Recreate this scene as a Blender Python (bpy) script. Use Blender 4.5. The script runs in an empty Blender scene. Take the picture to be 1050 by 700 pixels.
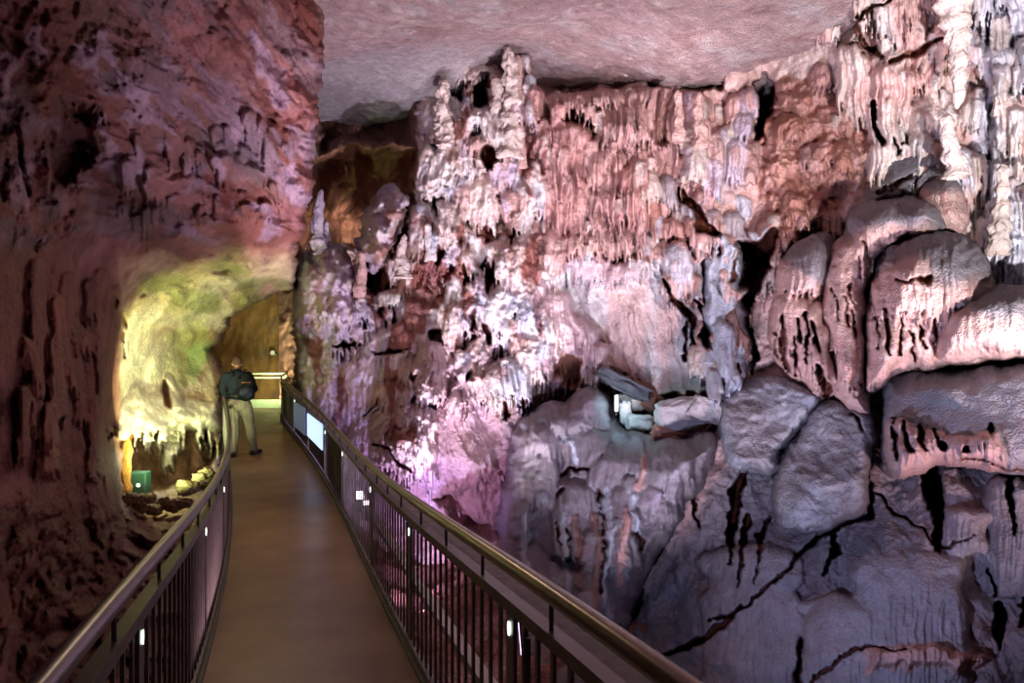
import bpy, bmesh, math, random
import numpy as np
from mathutils import Vector, Matrix

random.seed(7)
S = bpy.context.scene
COL = S.collection
CZ = 2.0            # eye height of the photographer above datum
F = 700.0           # focal length in px of the 1050x700 frame

# ------------------------------------------------------------------ helpers
def at(px, py, Y):
    return Vector(((px-525.0)/F*Y, Y, CZ-(py-350.0)/F*Y))

def tag(o, label=None, cat=None, group=None, kind=None):
    if label: o['label'] = label
    if cat: o['category'] = cat
    if group: o['group'] = group
    if kind: o['kind'] = kind
    return o

def empty(name, loc=(0, 0, 0), rz=0.0):
    o = bpy.data.objects.new(name, None); COL.objects.link(o)
    o.location = loc; o.rotation_euler = (0, 0, rz); o.empty_display_size = .1
    return o

def link(name, me, mat, parent=None, smooth=True):
    o = bpy.data.objects.new(name, me); COL.objects.link(o)
    if mat:
        me.materials.append(mat)
    if parent: o.parent = parent
    if smooth and len(me.polygons):
        me.polygons.foreach_set('use_smooth', [True]*len(me.polygons))
    return o

def mesh_np(V, Fq, colors=None):
    me = bpy.data.meshes.new('m')
    n, k = Fq.shape
    me.vertices.add(len(V)); me.vertices.foreach_set('co', V.astype(np.float32).ravel())
    me.loops.add(n*k); me.loops.foreach_set('vertex_index', Fq.astype(np.int32).ravel())
    me.polygons.add(n)
    me.polygons.foreach_set('loop_start', np.arange(0, n*k, k, dtype=np.int32))
    me.polygons.foreach_set('loop_total', np.full(n, k, dtype=np.int32))
    me.update(calc_edges=True); me.validate()
    if colors is not None:
        a = me.color_attributes.new('Tint', 'FLOAT_COLOR', 'POINT')
        c = np.ones((len(V), 4), np.float32); c[:, :3] = colors
        a.data.foreach_set('color', c.ravel())
    return me

class MB:
    """collects simple solids, builds ONE mesh"""
    def __init__(s): s.v = []; s.f = []
    def add(s, V, Fc):
        b = len(s.v); s.v += [tuple(p) for p in V]; s.f += [tuple(b+i for i in f) for f in Fc]; return s
    def box(s, c, size, ax=None):
        c = Vector(c); hx, hy, hz = [k/2 for k in size]
        X, Y, Z = ax if ax else (Vector((1,0,0)), Vector((0,1,0)), Vector((0,0,1)))
        V = [c+X*(hx*i)+Y*(hy*j)+Z*(hz*k) for k in (-1,1) for j in (-1,1) for i in (-1,1)]
        return s.add(V, [(0,2,3,1),(4,5,7,6),(0,1,5,4),(2,6,7,3),(0,4,6,2),(1,3,7,5)])
    def tube(s, pts, r, n=10, caps=True, up=None):
        pts = [Vector(p) for p in pts]; rs = r if isinstance(r, (list, tuple)) else [r]*len(pts)
        V = []; Fc = []
        for i, p in enumerate(pts):
            t = (pts[min(i+1, len(pts)-1)]-pts[max(i-1, 0)]).normalized()
            a = Vector((0,0,1)) if abs(t.z) < .9 else Vector((1,0,0))
            u = t.cross(a).normalized(); w = u.cross(t)
            for k in range(n):
                an = 2*math.pi*k/n
                V.append(p+(u*math.cos(an)+w*math.sin(an))*rs[i])
        for i in range(len(pts)-1):
            for k in range(n):
                Fc.append((i*n+k, i*n+(k+1) % n, (i+1)*n+(k+1) % n, (i+1)*n+k))
        if caps:
            Fc.append(tuple(range(n-1, -1, -1))); Fc.append(tuple((len(pts)-1)*n+k for k in range(n)))
        return s.add(V, Fc)
    def profile(s, frames, prof):
        """sweep a closed (u,z) profile along frames [(origin, outward)]"""
        V = []; Fc = []; n = len(prof)
        for o, u in frames:
            for (a, b) in prof: V.append(o+u*a+Vector((0,0,b)))
        for i in range(len(frames)-1):
            for k in range(n):
                Fc.append((i*n+k, i*n+(k+1) % n, (i+1)*n+(k+1) % n, (i+1)*n+k))
        Fc.append(tuple(range(n))); Fc.append(tuple((len(frames)-1)*n+k for k in range(n-1, -1, -1)))
        return s.add(V, Fc)
    def sphere(s, c, rad, nu=14, nv=10, M=None):
        c = Vector(c); V = []; Fc = []
        rad = rad if isinstance(rad, (list, tuple)) else (rad, rad, rad)
        for j in range(nv+1):
            ph = math.pi*j/nv
            for i in range(nu):
                th = 2*math.pi*i/nu
                d = Vector((rad[0]*math.sin(ph)*math.cos(th), rad[1]*math.sin(ph)*math.sin(th), rad[2]*math.cos(ph)))
                if M: d = M @ d
                V.append(c+d)
        for j in range(nv):
            for i in range(nu):
                Fc.append((j*nu+i, (j+1)*nu+i, (j+1)*nu+(i+1) % nu, j*nu+(i+1) % nu))
        return s.add(V, Fc)
    def build(s, name, mat, parent=None, smooth=False, bevel=0, remesh=0, subsmooth=0):
        me = bpy.data.meshes.new(name); me.from_pydata(s.v, [], s.f); me.update()
        bm = bmesh.new(); bm.from_mesh(me); bmesh.ops.remove_doubles(bm, verts=bm.verts, dist=1e-6)
        bmesh.ops.recalc_face_normals(bm, faces=bm.faces); bm.to_mesh(me); bm.free()
        o = link(name, me, mat, parent, smooth)
        if bevel:
            b = o.modifiers.new('b', 'BEVEL'); b.width = bevel; b.segments = 2; b.limit_method = 'ANGLE'
        if remesh:
            r = o.modifiers.new('r', 'REMESH'); r.mode = 'VOXEL'; r.voxel_size = remesh; r.use_smooth_shade = True
            q = o.modifiers.new('s', 'SMOOTH'); q.factor = .5; q.iterations = subsmooth or 4
        return o

# ------------------------------------------------------------------ noise
_rng = np.random.RandomState(11)
_P = _rng.permutation(4096).astype(np.int64)
def _h(ix, iy, iz):
    return _P[(ix+_P[(iy+_P[iz & 4095]) & 4095]) & 4095]
_G = _rng.normal(size=(4096, 3)); _G /= np.linalg.norm(_G, axis=1)[:, None]
_G = _G.astype(np.float32)
def noise3(x, y, z):
    x = np.asarray(x, np.float32); y = np.asarray(y, np.float32); z = np.asarray(z, np.float32)
    x, y, z = np.broadcast_arrays(x, y, z)
    xi = np.floor(x); yi = np.floor(y); zi = np.floor(z)
    fx = x-xi; fy = y-yi; fz = z-zi
    xi = xi.astype(np.int64); yi = yi.astype(np.int64); zi = zi.astype(np.int64)
    u = fx*fx*fx*(fx*(fx*6-15)+10); v = fy*fy*fy*(fy*(fy*6-15)+10); w = fz*fz*fz*(fz*(fz*6-15)+10)
    out = 0
    for i in (0, 1):
        for j in (0, 1):
            for k in (0, 1):
                g = _G[_h(xi+i, yi+j, zi+k)]
                d = g[..., 0]*(fx-i)+g[..., 1]*(fy-j)+g[..., 2]*(fz-k)
                out = out+d*(u if i else 1-u)*(v if j else 1-v)*(w if k else 1-w)
    return out*1.5
def n2(x, y, s=0.0): return noise3(x, y, np.float32(s+.37))
def fbm(x, y, z=0.5, o=4, g=.5):
    a = 1.0; t = 0; f = 1.0
    for i in range(o):
        t = t+a*noise3(x*f+i*17.3, y*f+i*5.1, np.asarray(z)*f+i*9.7); a *= g; f *= 2.03
    return t
def ridged(x, y, z=0.5, o=4):
    a = 1.0; t = 0; f = 1.0
    for i in range(o):
        t = t+a*(1-2*np.abs(noise3(x*f+i*13.3, y*f+i*7.1, np.asarray(z)*f+i*3.7))); a *= .5; f *= 2.07
    return t-1.0
def smooth01(t):
    t = np.clip(t, 0, 1); return t*t*(3-2*t)

def interp_table(px, py, cols, rows, T):
    """smooth (Catmull-Rom) interpolation of a table of distances"""
    T = np.asarray(T, float); cols = np.asarray(cols, float); rows = np.asarray(rows, float)
    def axis(q, ks):
        i = np.clip(np.searchsorted(ks, q, side='right')-1, 0, len(ks)-2)
        t = np.clip((q-ks[i])/(ks[i+1]-ks[i]), 0, 1)
        w = np.stack([-.5*t+t*t-.5*t**3, 1-2.5*t*t+1.5*t**3, .5*t+2*t*t-1.5*t**3, -.5*t*t+.5*t**3])
        idx = np.clip(np.stack([i-1, i, i+1, i+2]), 0, len(ks)-1)
        return idx, w
    ci, cw = axis(px, cols); ri, rw = axis(py, rows)
    out = 0
    for a in range(4):
        for b in range(4):
            out = out+T[ri[a], ci[b]]*rw[a]*cw[b]
    return out

def sdf(px, py, poly):
    """signed distance, positive inside"""
    d = np.full(px.shape, 1e9); ins = np.zeros(px.shape, bool)
    n = len(poly)
    for i in range(n):
        x0, y0 = poly[i]; x1, y1 = poly[(i+1) % n]
        ex, ey = x1-x0, y1-y0; L = ex*ex+ey*ey+1e-9
        t = np.clip(((px-x0)*ex+(py-y0)*ey)/L, 0, 1)
        d = np.minimum(d, (px-x0-t*ex)**2+(py-y0-t*ey)**2)
        if y0 != y1:
            c = ((y0 > py) != (y1 > py)) & (px < (x1-x0)*(py-y0)/(y1-y0)+x0)
            ins ^= c
    d = np.sqrt(d)
    return np.where(ins, d, -d)

def smooth_poly(poly, it=2):
    for _ in range(it):
        q = []
        for i in range(len(poly)):
            a = poly[i]; b = poly[(i+1) % len(poly)]
            q += [(a[0]*.75+b[0]*.25, a[1]*.75+b[1]*.25), (a[0]*.25+b[0]*.75, a[1]*.25+b[1]*.75)]
        poly = q
    return poly

# palette (linear albedo)
CREAM = np.array((.70, .60, .55)); PINK = np.array((.56, .37, .34)); ROSE = np.array((.46, .27, .25))
GREY = np.array((.30, .29, .32)); SLATE = np.array((.17, .17, .20)); CLAY_SHADE = np.array((.13, .035, .022))  # the last, red clay, also paints shade into cracks and holes
BROWN = np.array((.25, .115, .085)); OCHRE = np.array((.42, .28, .12)); PALE = np.array((.62, .60, .62))
WHITE = np.array((.80, .77, .76)); BLUISH = np.array((.52, .56, .66)); LILAC = np.array((.55, .46, .56))

class Layer:
    """rock relief: distances sampled on sight lines of a survey grid"""
    def __init__(s, x0, x1, y0, y1, step, base, col=PINK, seed=0):
        s.xs = np.arange(x0, x1+step, step, dtype=float); s.ys = np.arange(y0, y1+step, step, dtype=float)
        s.step = step
        s.X, s.Y = np.meshgrid(s.xs, s.ys)
        s.D = base(s.X, s.Y).astype(float); s.B = s.D.copy(); s.B0 = s.D.copy()
        s.C = np.tile(np.asarray(col, float), s.X.shape+(1,))
        s.rs = np.random.RandomState(seed)
        s.seed = seed
        # world-ish coordinates for scale-true noise
        s.wx = (s.X-525)/F*s.B; s.wz = CZ-(s.Y-350)/F*s.B; s.wy = s.B
    def win(s, x0, x1, y0, y1):
        i0 = np.searchsorted(s.xs, x0); i1 = np.searchsorted(s.xs, x1)
        j0 = np.searchsorted(s.ys, y0); j1 = np.searchsorted(s.ys, y1)
        if i1-i0 < 2 or j1-j0 < 2: return None
        return (slice(j0, j1), slice(i0, i1))
    def mix(s, w, m, c):
        m = m[..., None]
        s.C[w] = s.C[w]*(1-m)+np.asarray(c)*m
    def bell(s, cx, y0, w, L, p, rag=6, col=None, flute=.15, ah=None, drop=.8, lip=0.0, k=.85, freq=.35):
        """one lobe of flowstone: rounded shoulder, hanging skirt with a ragged hem"""
        W = s.win(cx-w*1.15, cx+w*1.15, y0-2, y0+L+rag*2.2+(ah or w))
        if W is None: return
        X = s.X[W]; Y = s.Y[W]; r = s.rs.uniform(0, 99)
        ah = ah if ah is not None else w*.8
        xx = X+n2(X*.05+r, Y*.05, r)*w*.25
        t = (xx-cx)/w
        ins = np.abs(t) < 1
        q = np.sqrt(np.clip(1-t*t, 0, 1))
        top = y0+ah*(1-q)
        hem = n2(X*freq, X*0+r, r)
        hem = np.abs(hem)*1.6+.5*np.abs(n2(X*freq*2.3, X*0+r+5, r))
        bot = y0+L+rag*(hem*2-.6)+ah*.25*(1-q)
        v = Y-top
        ins &= (v > 0) & (Y < bot)
        prof = q**.7*np.sqrt(np.clip(1-(1-np.clip(v/max(ah, 2), 0, 1))**2, 0, 1))
        sk = smooth01(v/(L*.6+1))
        fl = (n2(X*.28+r, Y*.02, r)+.6*n2(X*.62+r, Y*.035, r+3))*flute*p*(.3+sk)
        taper = 1-.25*smooth01((Y-(bot-L*.3))/(L*.3+1))
        h = p*prof*taper+fl*prof+lip*p*sk*prof
        j = min(max(np.searchsorted(s.ys, y0+L*.4), 0), len(s.ys)-1); i = min(max(np.searchsorted(s.xs, cx), 0), len(s.xs)-1)
        cur = (s.D[j, i]-s.B[j, i])*k
        nd = s.B[W]+cur-h
        old = s.D[W]
        m = ins & (nd < old)
        s.D[W] = np.where(m, nd, old)
        if col is not None:
            var = 1+.12*s.rs.uniform(-1, 1)
            s.mix(W, m*.8, np.asarray(col)*var)
    def scatter(s, poly, n, wr, Lr, pr, rag, cols, flute=.15, k=.8, big_first=True, drop=.8, freq=.35, avoid=None):
        xs = [p[0] for p in poly]; ys = [p[1] for p in poly]
        it = []
        while len(it) < n:
            bx = s.rs.uniform(min(xs), max(xs), 400); by = s.rs.uniform(min(ys), max(ys), 400)
            d = sdf(bx, by, poly)
            for x, y, dd in zip(bx, by, d):
                if dd > 0 and len(it) < n:
                    f = s.rs.uniform()**2
                    it.append((wr[0]+(wr[1]-wr[0])*f, x, y, f))
        if big_first: it.sort(key=lambda a: -a[0])
        for w, x, y, f in it:
            L = Lr[0]+(Lr[1]-Lr[0])*f*s.rs.uniform(.6, 1.2)
            p = pr[0]+(pr[1]-pr[0])*f
            c = cols[s.rs.randint(len(cols))]
            s.bell(x, y-L*.5, w, L, p, rag*(.4+f), c, flute, None, drop, 0, k, freq)
    def hole(s, poly, depth, r=6, col=CLAY_SHADE, rag=5, cm=1.0):
        xs = [p[0] for p in poly]; ys = [p[1] for p in poly]
        W = s.win(min(xs)-15, max(xs)+15, min(ys)-15, max(ys)+15)
        if W is None: return
        X = s.X[W]; Y = s.Y[W]
        d = sdf(X+rag*n2(X*.11, Y*.06, 3.3)+rag*.5*n2(X*.33, Y*.12, 8.3), Y+rag*n2(X*.12, Y*.1, 6.1), poly)
        m = smooth01(d/r)
        s.D[W] += depth*m
        s.mix(W, smooth01(d/2.5+.3)*cm, col)
    def ell(s, cx, cy, rx, ry, depth, col=CLAY_SHADE, rag=5, r=4):
        s.hole([(cx+rx*math.cos(a*math.pi/6), cy+ry*math.sin(a*math.pi/6)) for a in range(12)], depth, r, col, rag)
    def crack(s, pts, width, depth, col=CLAY_SHADE, rag=3, lip=.0):
        if len(pts) == 2 and depth > .1: rag = 4.5
        xs = [p[0] for p in pts]; ys = [p[1] for p in pts]; w = width if isinstance(width, (list, tuple)) else [width]*len(pts)
        mw = max(w)
        W = s.win(min(xs)-mw*2-6, max(xs)+mw*2+6, min(ys)-mw*2-6, max(ys)+mw*2+6)
        if W is None: return
        X = s.X[W]; Y = s.Y[W]
        Xn = X+rag*n2(X*.06, Y*.06, 2.2)+rag*.6*n2(X*.2, Y*.2, 4.2); Yn = Y+rag*n2(X*.07, Y*.07, 7.2)
        best = np.full(X.shape, 9.0)
        for i in range(len(pts)-1):
            x0, y0 = pts[i]; x1, y1 = pts[i+1]; ex, ey = x1-x0, y1-y0; L = ex*ex+ey*ey+1e-9
            t = np.clip(((Xn-x0)*ex+(Yn-y0)*ey)/L, 0, 1)
            d = np.hypot(Xn-x0-t*ex, Yn-y0-t*ey)/(np.maximum((w[i]*(1-t)+w[i+1]*t)*.5, .6))
            best = np.minimum(best, d)
        m = smooth01((1.15-best)/.5)
        s.D[W] += depth*m
        s.mix(W, smooth01((1.1-best)/.25), col)
    def inflate(s, poly, p, r, rag=3, col=None, off=0.0, pw=2.0, sm=2):
        """a whole rock body standing p metres proud inside poly, edges rounded over r"""
        poly = smooth_poly(poly, sm)
        X, Y = s.X, s.Y
        d = sdf(X+rag*n2(X*.05, Y*.05, 1.3+s.seed)+rag*.4*n2(X*.17, Y*.17, 5.3), Y+rag*n2(X*.05, Y*.05, 9.3+s.seed), poly)
        h = p*np.sqrt(np.clip(1-(1-np.clip(d/r, 0, 1))**pw, 0, 1))
        s.D = s.D-h+off
        s.M = d
        if col is not None: s.mix((slice(None), slice(None)), (d > 0)*1.0, col)
        return d
    def relief(s, amp, freq, ay=1.0, o=4, kind='f', mask=None, seed=0):
        fn = ridged if kind == 'r' else fbm
        n = fn(s.wx*freq+seed, s.wy*freq*.5+seed, s.wz*freq*ay, o)
        if kind == 'v': n = fbm(s.wx*freq+seed, s.wy*freq*.5, s.wz*freq*ay, o)
        s.D += amp*n*(1 if mask is None else mask)
        return n
    def tint(s, col, freq, ay=1.0, thr=.1, soft=.25, amt=.7, seed=0, mask=None):
        n = fbm(s.wx*freq+seed, s.wy*freq*.5+3, s.wz*freq*ay+seed, 4)
        m = smooth01((n-thr)/soft)*amt
        if mask is not None: m = m*mask
        s.mix((slice(None), slice(None)), m, col)
    def rebase(s): s.B = s.D.copy()
    def warp(s, amps=((6, 40), (3.0, 14), (1.3, 5.5))):
        """push every form about a little so nothing stays ruler-straight"""
        X = s.X.copy(); Y = s.Y.copy()
        for i, (a, l) in enumerate(amps):
            X += a*(.85 if i == 0 else .42)*n2(s.X/l+i*7, s.Y/l, 11.1+s.seed); Y += a*n2(s.X/l, s.Y/l+i*5, 17.7+s.seed)
        fx = np.clip((X-s.xs[0])/s.step, 0, len(s.xs)-1.001); fy = np.clip((Y-s.ys[0])/s.step, 0, len(s.ys)-1.001)
        i = fx.astype(int); j = fy.astype(int); u = fx-i; v = fy-j
        for nm in ('R', 'C'):
            A = (s.D-s.B0) if nm == 'R' else s.C
            if nm == 'C': u_, v_ = u[..., None], v[..., None]
            else: u_, v_ = u, v
            r = A[j, i]*(1-u_)*(1-v_)+A[j, i+1]*u_*(1-v_)+A[j+1, i]*(1-u_)*v_+A[j+1, i+1]*u_*v_
            if nm == 'R': s.D = s.B0+r
            else: s.C = r
    def frost(s, pts, width, col, thr=.0, amt=.8, freq=3.0):
        """crumbly crust of pale crystals gathered along a line"""
        xs = [p[0] for p in pts]; ys = [p[1] for p in pts]
        W = s.win(min(xs)-width*2, max(xs)+width*2, min(ys)-width*2, max(ys)+width*2)
        if W is None: return
        X = s.X[W]; Y = s.Y[W]; best = np.full(X.shape, 9.0)
        for i in range(len(pts)-1):
            x0, y0 = pts[i]; x1, y1 = pts[i+1]; ex, ey = x1-x0, y1-y0; L = ex*ex+ey*ey+1e-9
            t = np.clip(((X-x0)*ex+(Y-y0)*ey)/L, 0, 1)
            best = np.minimum(best, np.hypot(X-x0-t*ex, Y-y0-t*ey)/width)
        n = fbm(s.wx[W]*freq, s.wz[W]*freq*.7, s.wy[W]*.5, 5, .65)
        m = smooth01((n+.75-best*.75-.45-thr)/.35)*amt*(best < 2)
        s.mix(W, m, col); s.D[W] -= m*.05
    def build(s, name, mat, keep=None, parent=None):
        X, Y, D = s.X, s.Y, s.D
        P = np.stack([(X-525)/F*D, D, CZ-(Y-350)/F*D], -1).reshape(-1, 3)
        ny, nx = X.shape
        idx = np.arange(ny*nx).reshape(ny, nx)
        Q = np.stack([idx[:-1, :-1], idx[1:, :-1], idx[1:, 1:], idx[:-1, 1:]], -1).reshape(-1, 4)
        if keep is not None:
            k = keep[:-1, :-1] & keep[1:, :-1] & keep[1:, 1:] & keep[:-1, 1:]
            Q = Q[k.reshape(-1)]
            used = np.unique(Q); re = -np.ones(ny*nx, np.int64); re[used] = np.arange(len(used))
            P = P[used]; Cc = s.C.reshape(-1, 3)[used]; Q = re[Q]
        else:
            Cc = s.C.reshape(-1, 3)
        me = mesh_np(P, Q, Cc)
        return link(name, me, mat, parent)
    def body(s, name, mat, back=.9, rim=7.0, parent=None):
        """build only inside s.M, with the rim turned back into the wall so the body has thickness"""
        d = s.M
        s.D = s.D+np.where(d < 0, np.clip(-d/rim, 0, 1)*back, 0)
        return s.build(name, mat, keep=d > -rim, parent=parent)

# ------------------------------------------------------------------ materials
def nodes(name):
    m = bpy.data.materials.new(name); m.use_nodes = True
    nt = m.node_tree; return m, nt, nt.nodes['Principled BSDF']

def rock_mat(name, bump=.5, rough=.72, spots=.35, scale=1.0, spec=.35, fine=.25):
    m, nt, b = nodes(name); N = nt.nodes; L = nt.links
    tc = N.new('ShaderNodeTexCoord')
    at_ = N.new('ShaderNodeAttribute'); at_.attribute_name = 'Tint'
    n1 = N.new('ShaderNodeTexNoise'); n1.inputs['Scale'].default_value = 3.2*scale; n1.inputs['Detail'].default_value = 9; n1.inputs['Roughness'].default_value = .68
    L.new(tc.outputs['Object'], n1.inputs['Vector'])
    r1 = N.new('ShaderNodeMapRange'); r1.inputs['From Min'].default_value = .3; r1.inputs['From Max'].default_value = .7
    r1.inputs['To Min'].default_value = 1-spots; r1.inputs['To Max'].default_value = 1+spots*.8
    L.new(n1.outputs['Fac'], r1.inputs['Value'])
    mx = N.new('ShaderNodeMix'); mx.data_type = 'RGBA'; mx.blend_type = 'MULTIPLY'; mx.inputs['Factor'].default_value = 1
    L.new(at_.outputs['Color'], mx.inputs['A']); L.new(r1.outputs['Result'], mx.inputs['B'])
    # reddish clay flecks
    n2_ = N.new('ShaderNodeTexNoise'); n2_.inputs['Scale'].default_value = 11*scale; n2_.inputs['Detail'].default_value = 6; n2_.inputs['Roughness'].default_value = .7
    L.new(tc.outputs['Object'], n2_.inputs['Vector'])
    r2 = N.new('ShaderNodeMapRange'); r2.inputs['From Min'].default_value = .57; r2.inputs['From Max'].default_value = .72; r2.inputs['To Max'].default_value = .55
    L.new(n2_.outputs['Fac'], r2.inputs['Value'])
    m2 = N.new('ShaderNodeMix'); m2.data_type = 'RGBA'; m2.blend_type = 'MULTIPLY'
    m2.inputs['B'].default_value = (.55, .36, .33, 1)
    L.new(r2.outputs['Result'], m2.inputs['Factor']); L.new(mx.outputs['Result'], m2.inputs['A'])
    L.new(m2.outputs['Result'], b.inputs['Base Color'])
    b.inputs['Roughness'].default_value = rough; b.inputs['Specular IOR Level'].default_value = spec
    n3 = N.new('ShaderNodeTexNoise'); n3.inputs['Scale'].default_value = 9*scale; n3.inputs['Detail'].default_value = 10; n3.inputs['Roughness'].default_value = .62
    L.new(tc.outputs['Object'], n3.inputs['Vector'])
    n4 = N.new('ShaderNodeTexVoronoi'); n4.inputs['Scale'].default_value = 26*scale
    L.new(tc.outputs['Object'], n4.inputs['Vector'])
    ad = N.new('ShaderNodeMath'); ad.operation = 'MULTIPLY_ADD'; ad.inputs[1].default_value = fine
    L.new(n4.outputs['Distance'], ad.inputs[0]); L.new(n3.outputs['Fac'], ad.inputs[2])
    bp = N.new('ShaderNodeBump'); bp.inputs['Strength'].default_value = bump; bp.inputs['Distance'].default_value = .09
    L.new(ad.outputs[0], bp.inputs['Height']); L.new(bp.outputs['Normal'], b.inputs['Normal'])
    return m

def plain(name, col, rough=.5, metal=0.0, nz=.12, scale=20, bump=.0, emit=None, es=0, spec=.5):
    m, nt, b = nodes(name); N = nt.nodes; L = nt.links
    tc = N.new('ShaderNodeTexCoord'); n = N.new('ShaderNodeTexNoise'); n.inputs['Scale'].default_value = scale; n.inputs['Detail'].default_value = 6
    L.new(tc.outputs['Object'], n.inputs['Vector'])
    cr = N.new('ShaderNodeValToRGB')
    cr.color_ramp.elements[0].position = .3; cr.color_ramp.elements[1].position = .7
    cr.color_ramp.elements[0].color = tuple(c*(1-nz) for c in col)+(1,); cr.color_ramp.elements[1].color = tuple(min(1, c*(1+nz)) for c in col)+(1,)
    L.new(n.outputs['Fac'], cr.inputs['Fac']); L.new(cr.outputs['Color'], b.inputs['Base Color'])
    b.inputs['Roughness'].default_value = rough; b.inputs['Metallic'].default_value = metal; b.inputs['Specular IOR Level'].default_value = spec
    if bump:
        bp = N.new('ShaderNodeBump'); bp.inputs['Strength'].default_value = bump; bp.inputs['Distance'].default_value = .01
        L.new(n.outputs['Fac'], bp.inputs['Height']); L.new(bp.outputs['Normal'], b.inputs['Normal'])
    if emit:
        b.inputs['Emission Color'].default_value = tuple(emit)+(1,); b.inputs['Emission Strength'].default_value = es
    return m

M_WALL = rock_mat('calcite wall rock', .5, .82, .30, 1.1, .18, .3)
M_DOME = rock_mat('grained flowstone', .6, .72, .22, 1.6, .3, .35)
M_MOUND = rock_mat('smooth grey flowstone', .3, .66, .2, 1.2, .3, .15)
M_CEIL = rock_mat('ceiling limestone', .9, .85, .34, 1.7, .2, .5)
M_LEFT = rock_mat('red clay limestone', .6, .75, .42, .9)
M_NICHE = rock_mat('pale niche calcite', .5, .75, .25, 1.2)
M_GROUND = rock_mat('rubble ground', .7, .85, .4, 1.0)

# ------------------------------------------------------------------ main wall (right side of the chamber)
cols = [270, 300, 350, 430, 540, 640, 740, 840, 950, 1060, 1200]
rows = [-100, 0, 100, 200, 350, 450, 550, 700, 820]
T = [
 [17.5,17.0,16.2,14.6,13.6,12.8,12.0,10.2, 8.9, 8.0, 7.3],
 [17.5,17.0,16.2,14.6,13.4,12.8,12.0,10.1, 8.8, 8.0, 7.3],
 [17.5,17.0,16.2,14.4,13.2,12.8,11.9,10.4, 8.9, 8.1, 7.3],
 [18.0,17.0,16.0,14.2,13.2,12.7,11.6,10.4, 9.0, 8.1, 7.3],
 [17.5,16.2,15.2,13.8,13.0,12.3,11.2, 9.6, 8.5, 7.7, 7.0],
 [16.5,15.6,14.4,13.0,12.4,11.8,10.2, 8.9, 8.0, 7.3, 6.8],
 [15.5,14.6,13.4,12.0,11.6,10.8, 9.3, 8.2, 7.5, 6.9, 6.4],
 [12.5,11.8,10.8, 9.6, 9.2, 8.8, 8.0, 7.2, 6.7, 6.3, 6.0],
 [11.0,10.2, 9.4, 8.6, 8.2, 7.8, 7.2, 6.7, 6.3, 6.0, 5.8]]
def base_main(px, py): return interp_table(px, py, cols, rows, T)
ST = 1.15
W = Layer(286, 1160, -70, 790, ST, base_main, PINK, 1)

# overall colour zones of the stone itself
W.tint(CREAM, .35, 1, -.1, .5, .6, 3)
W.tint(ROSE, .55, .7, .1, .4, .6, 9)
W.tint(GREY, .5, 1, .15, .3, .5, 21)
W.relief(.35, .45, 1, 4, 'f', None, 5)

Z_DRAPE = [(546,88),(600,84),(690,85),(735,120),(730,250),(680,270),(560,268)]
Z_CENTER = [(428,110),(465,72),(546,58),(562,200),(575,330),(520,400),(470,400),(430,470),(350,460),(302,430),(300,300),(340,268),(425,225)]
Z_LOW = [(304,400),(420,330),(440,350),(395,470),(380,530),(330,520)]
Z_SLOPE = [(565,285),(600,268),(680,268),(712,330),(738,392),(730,420),(640,420),(612,350)]
Z_RMID = [(650,185),(740,190),(800,230),(800,250),(770,300),(735,400),(700,330),(660,260)]
Z_BROWN = [(775,110),(800,80),(845,72),(890,110),(905,160),(870,200),(850,240),(800,250),(775,190)]
Z_CURT = [(840,-70),(1160,-70),(1160,330),(1040,330),(985,240),(905,170),(895,112),(842,60)]
Z_CONE = [(425,338),(455,345),(500,420),(525,470),(520,560),(370,545),(350,500),(395,400)]

smth = np.clip(smooth01(sdf(W.X, W.Y, Z_SLOPE)/25)+smooth01(sdf(W.X, W.Y, Z_CONE)/25)+smooth01(sdf(W.X, W.Y, Z_DRAPE)/20)*.7, 0, 1)
crag = 1-smth
W.relief(.22, 1.1, .8, 5, 'r', crag, 44)
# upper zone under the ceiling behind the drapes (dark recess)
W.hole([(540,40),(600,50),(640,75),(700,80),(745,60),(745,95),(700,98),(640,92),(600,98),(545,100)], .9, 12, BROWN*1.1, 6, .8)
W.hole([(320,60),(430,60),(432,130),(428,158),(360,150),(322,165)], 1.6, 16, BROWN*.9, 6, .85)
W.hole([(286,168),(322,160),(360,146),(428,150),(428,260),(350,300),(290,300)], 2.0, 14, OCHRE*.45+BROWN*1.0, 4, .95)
W.tint(OCHRE*.4, .35, 1.2, .0, .5, .5, 151, smooth01(sdf(W.X, W.Y, [(286,168),(428,150),(428,260),(350,300),(290,300)])/10)*smooth01((W.Y-190)/40))

# centre: knobbly cream dripstone
cc = [CREAM, CREAM*1.05, PINK*1.1, LILAC, WHITE, BLUISH*.9]
W.scatter(Z_CENTER, 46, (14, 40), (24, 80), (.35, 1.0), 16, [PINK, LILAC, CREAM*.9, CREAM], .3, .45)
for (cx, cy, rx, ry) in [(386,284,20,20),(410,236,14,26),(448,258,8,14),(500,284,10,22),(476,276,7,16),(484,327,5,13),(499,340,6,18),(446,340,15,14),
                         (404,361,28,5),(356,352,20,6),(549,310,8,40),(560,380,10,10),(480,386,8,6),(441,86,12,14),(471,92,11,18),
                         (495,95,13,22),(501,155,13,20),(489,130,9,10),(447,214,8,16),(372,330,8,8),(330,345,10,5),(536,100,4,40),(455,150,14,7),
                         (528,250,6,24),(463,190,12,8),(518,300,5,16),(340,395,5,10),(395,300,6,18),(470,230,6,14)]:
    W.ell(cx, cy, rx, ry, .9, CLAY_SHADE*1.25, 6, 4)
W.relief(.16, 2.2, .8, 4, 'r', smooth01(sdf(W.X, W.Y, Z_CENTER)/15), 48)
W.scatter(Z_CENTER, 190, (5, 20), (8, 46), (.14, .5), 12, cc, .35, .7)
W.scatter(Z_CENTER, 380, (2.2, 8), (5, 26), (.06, .24), 7, cc, .3, .9)
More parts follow.
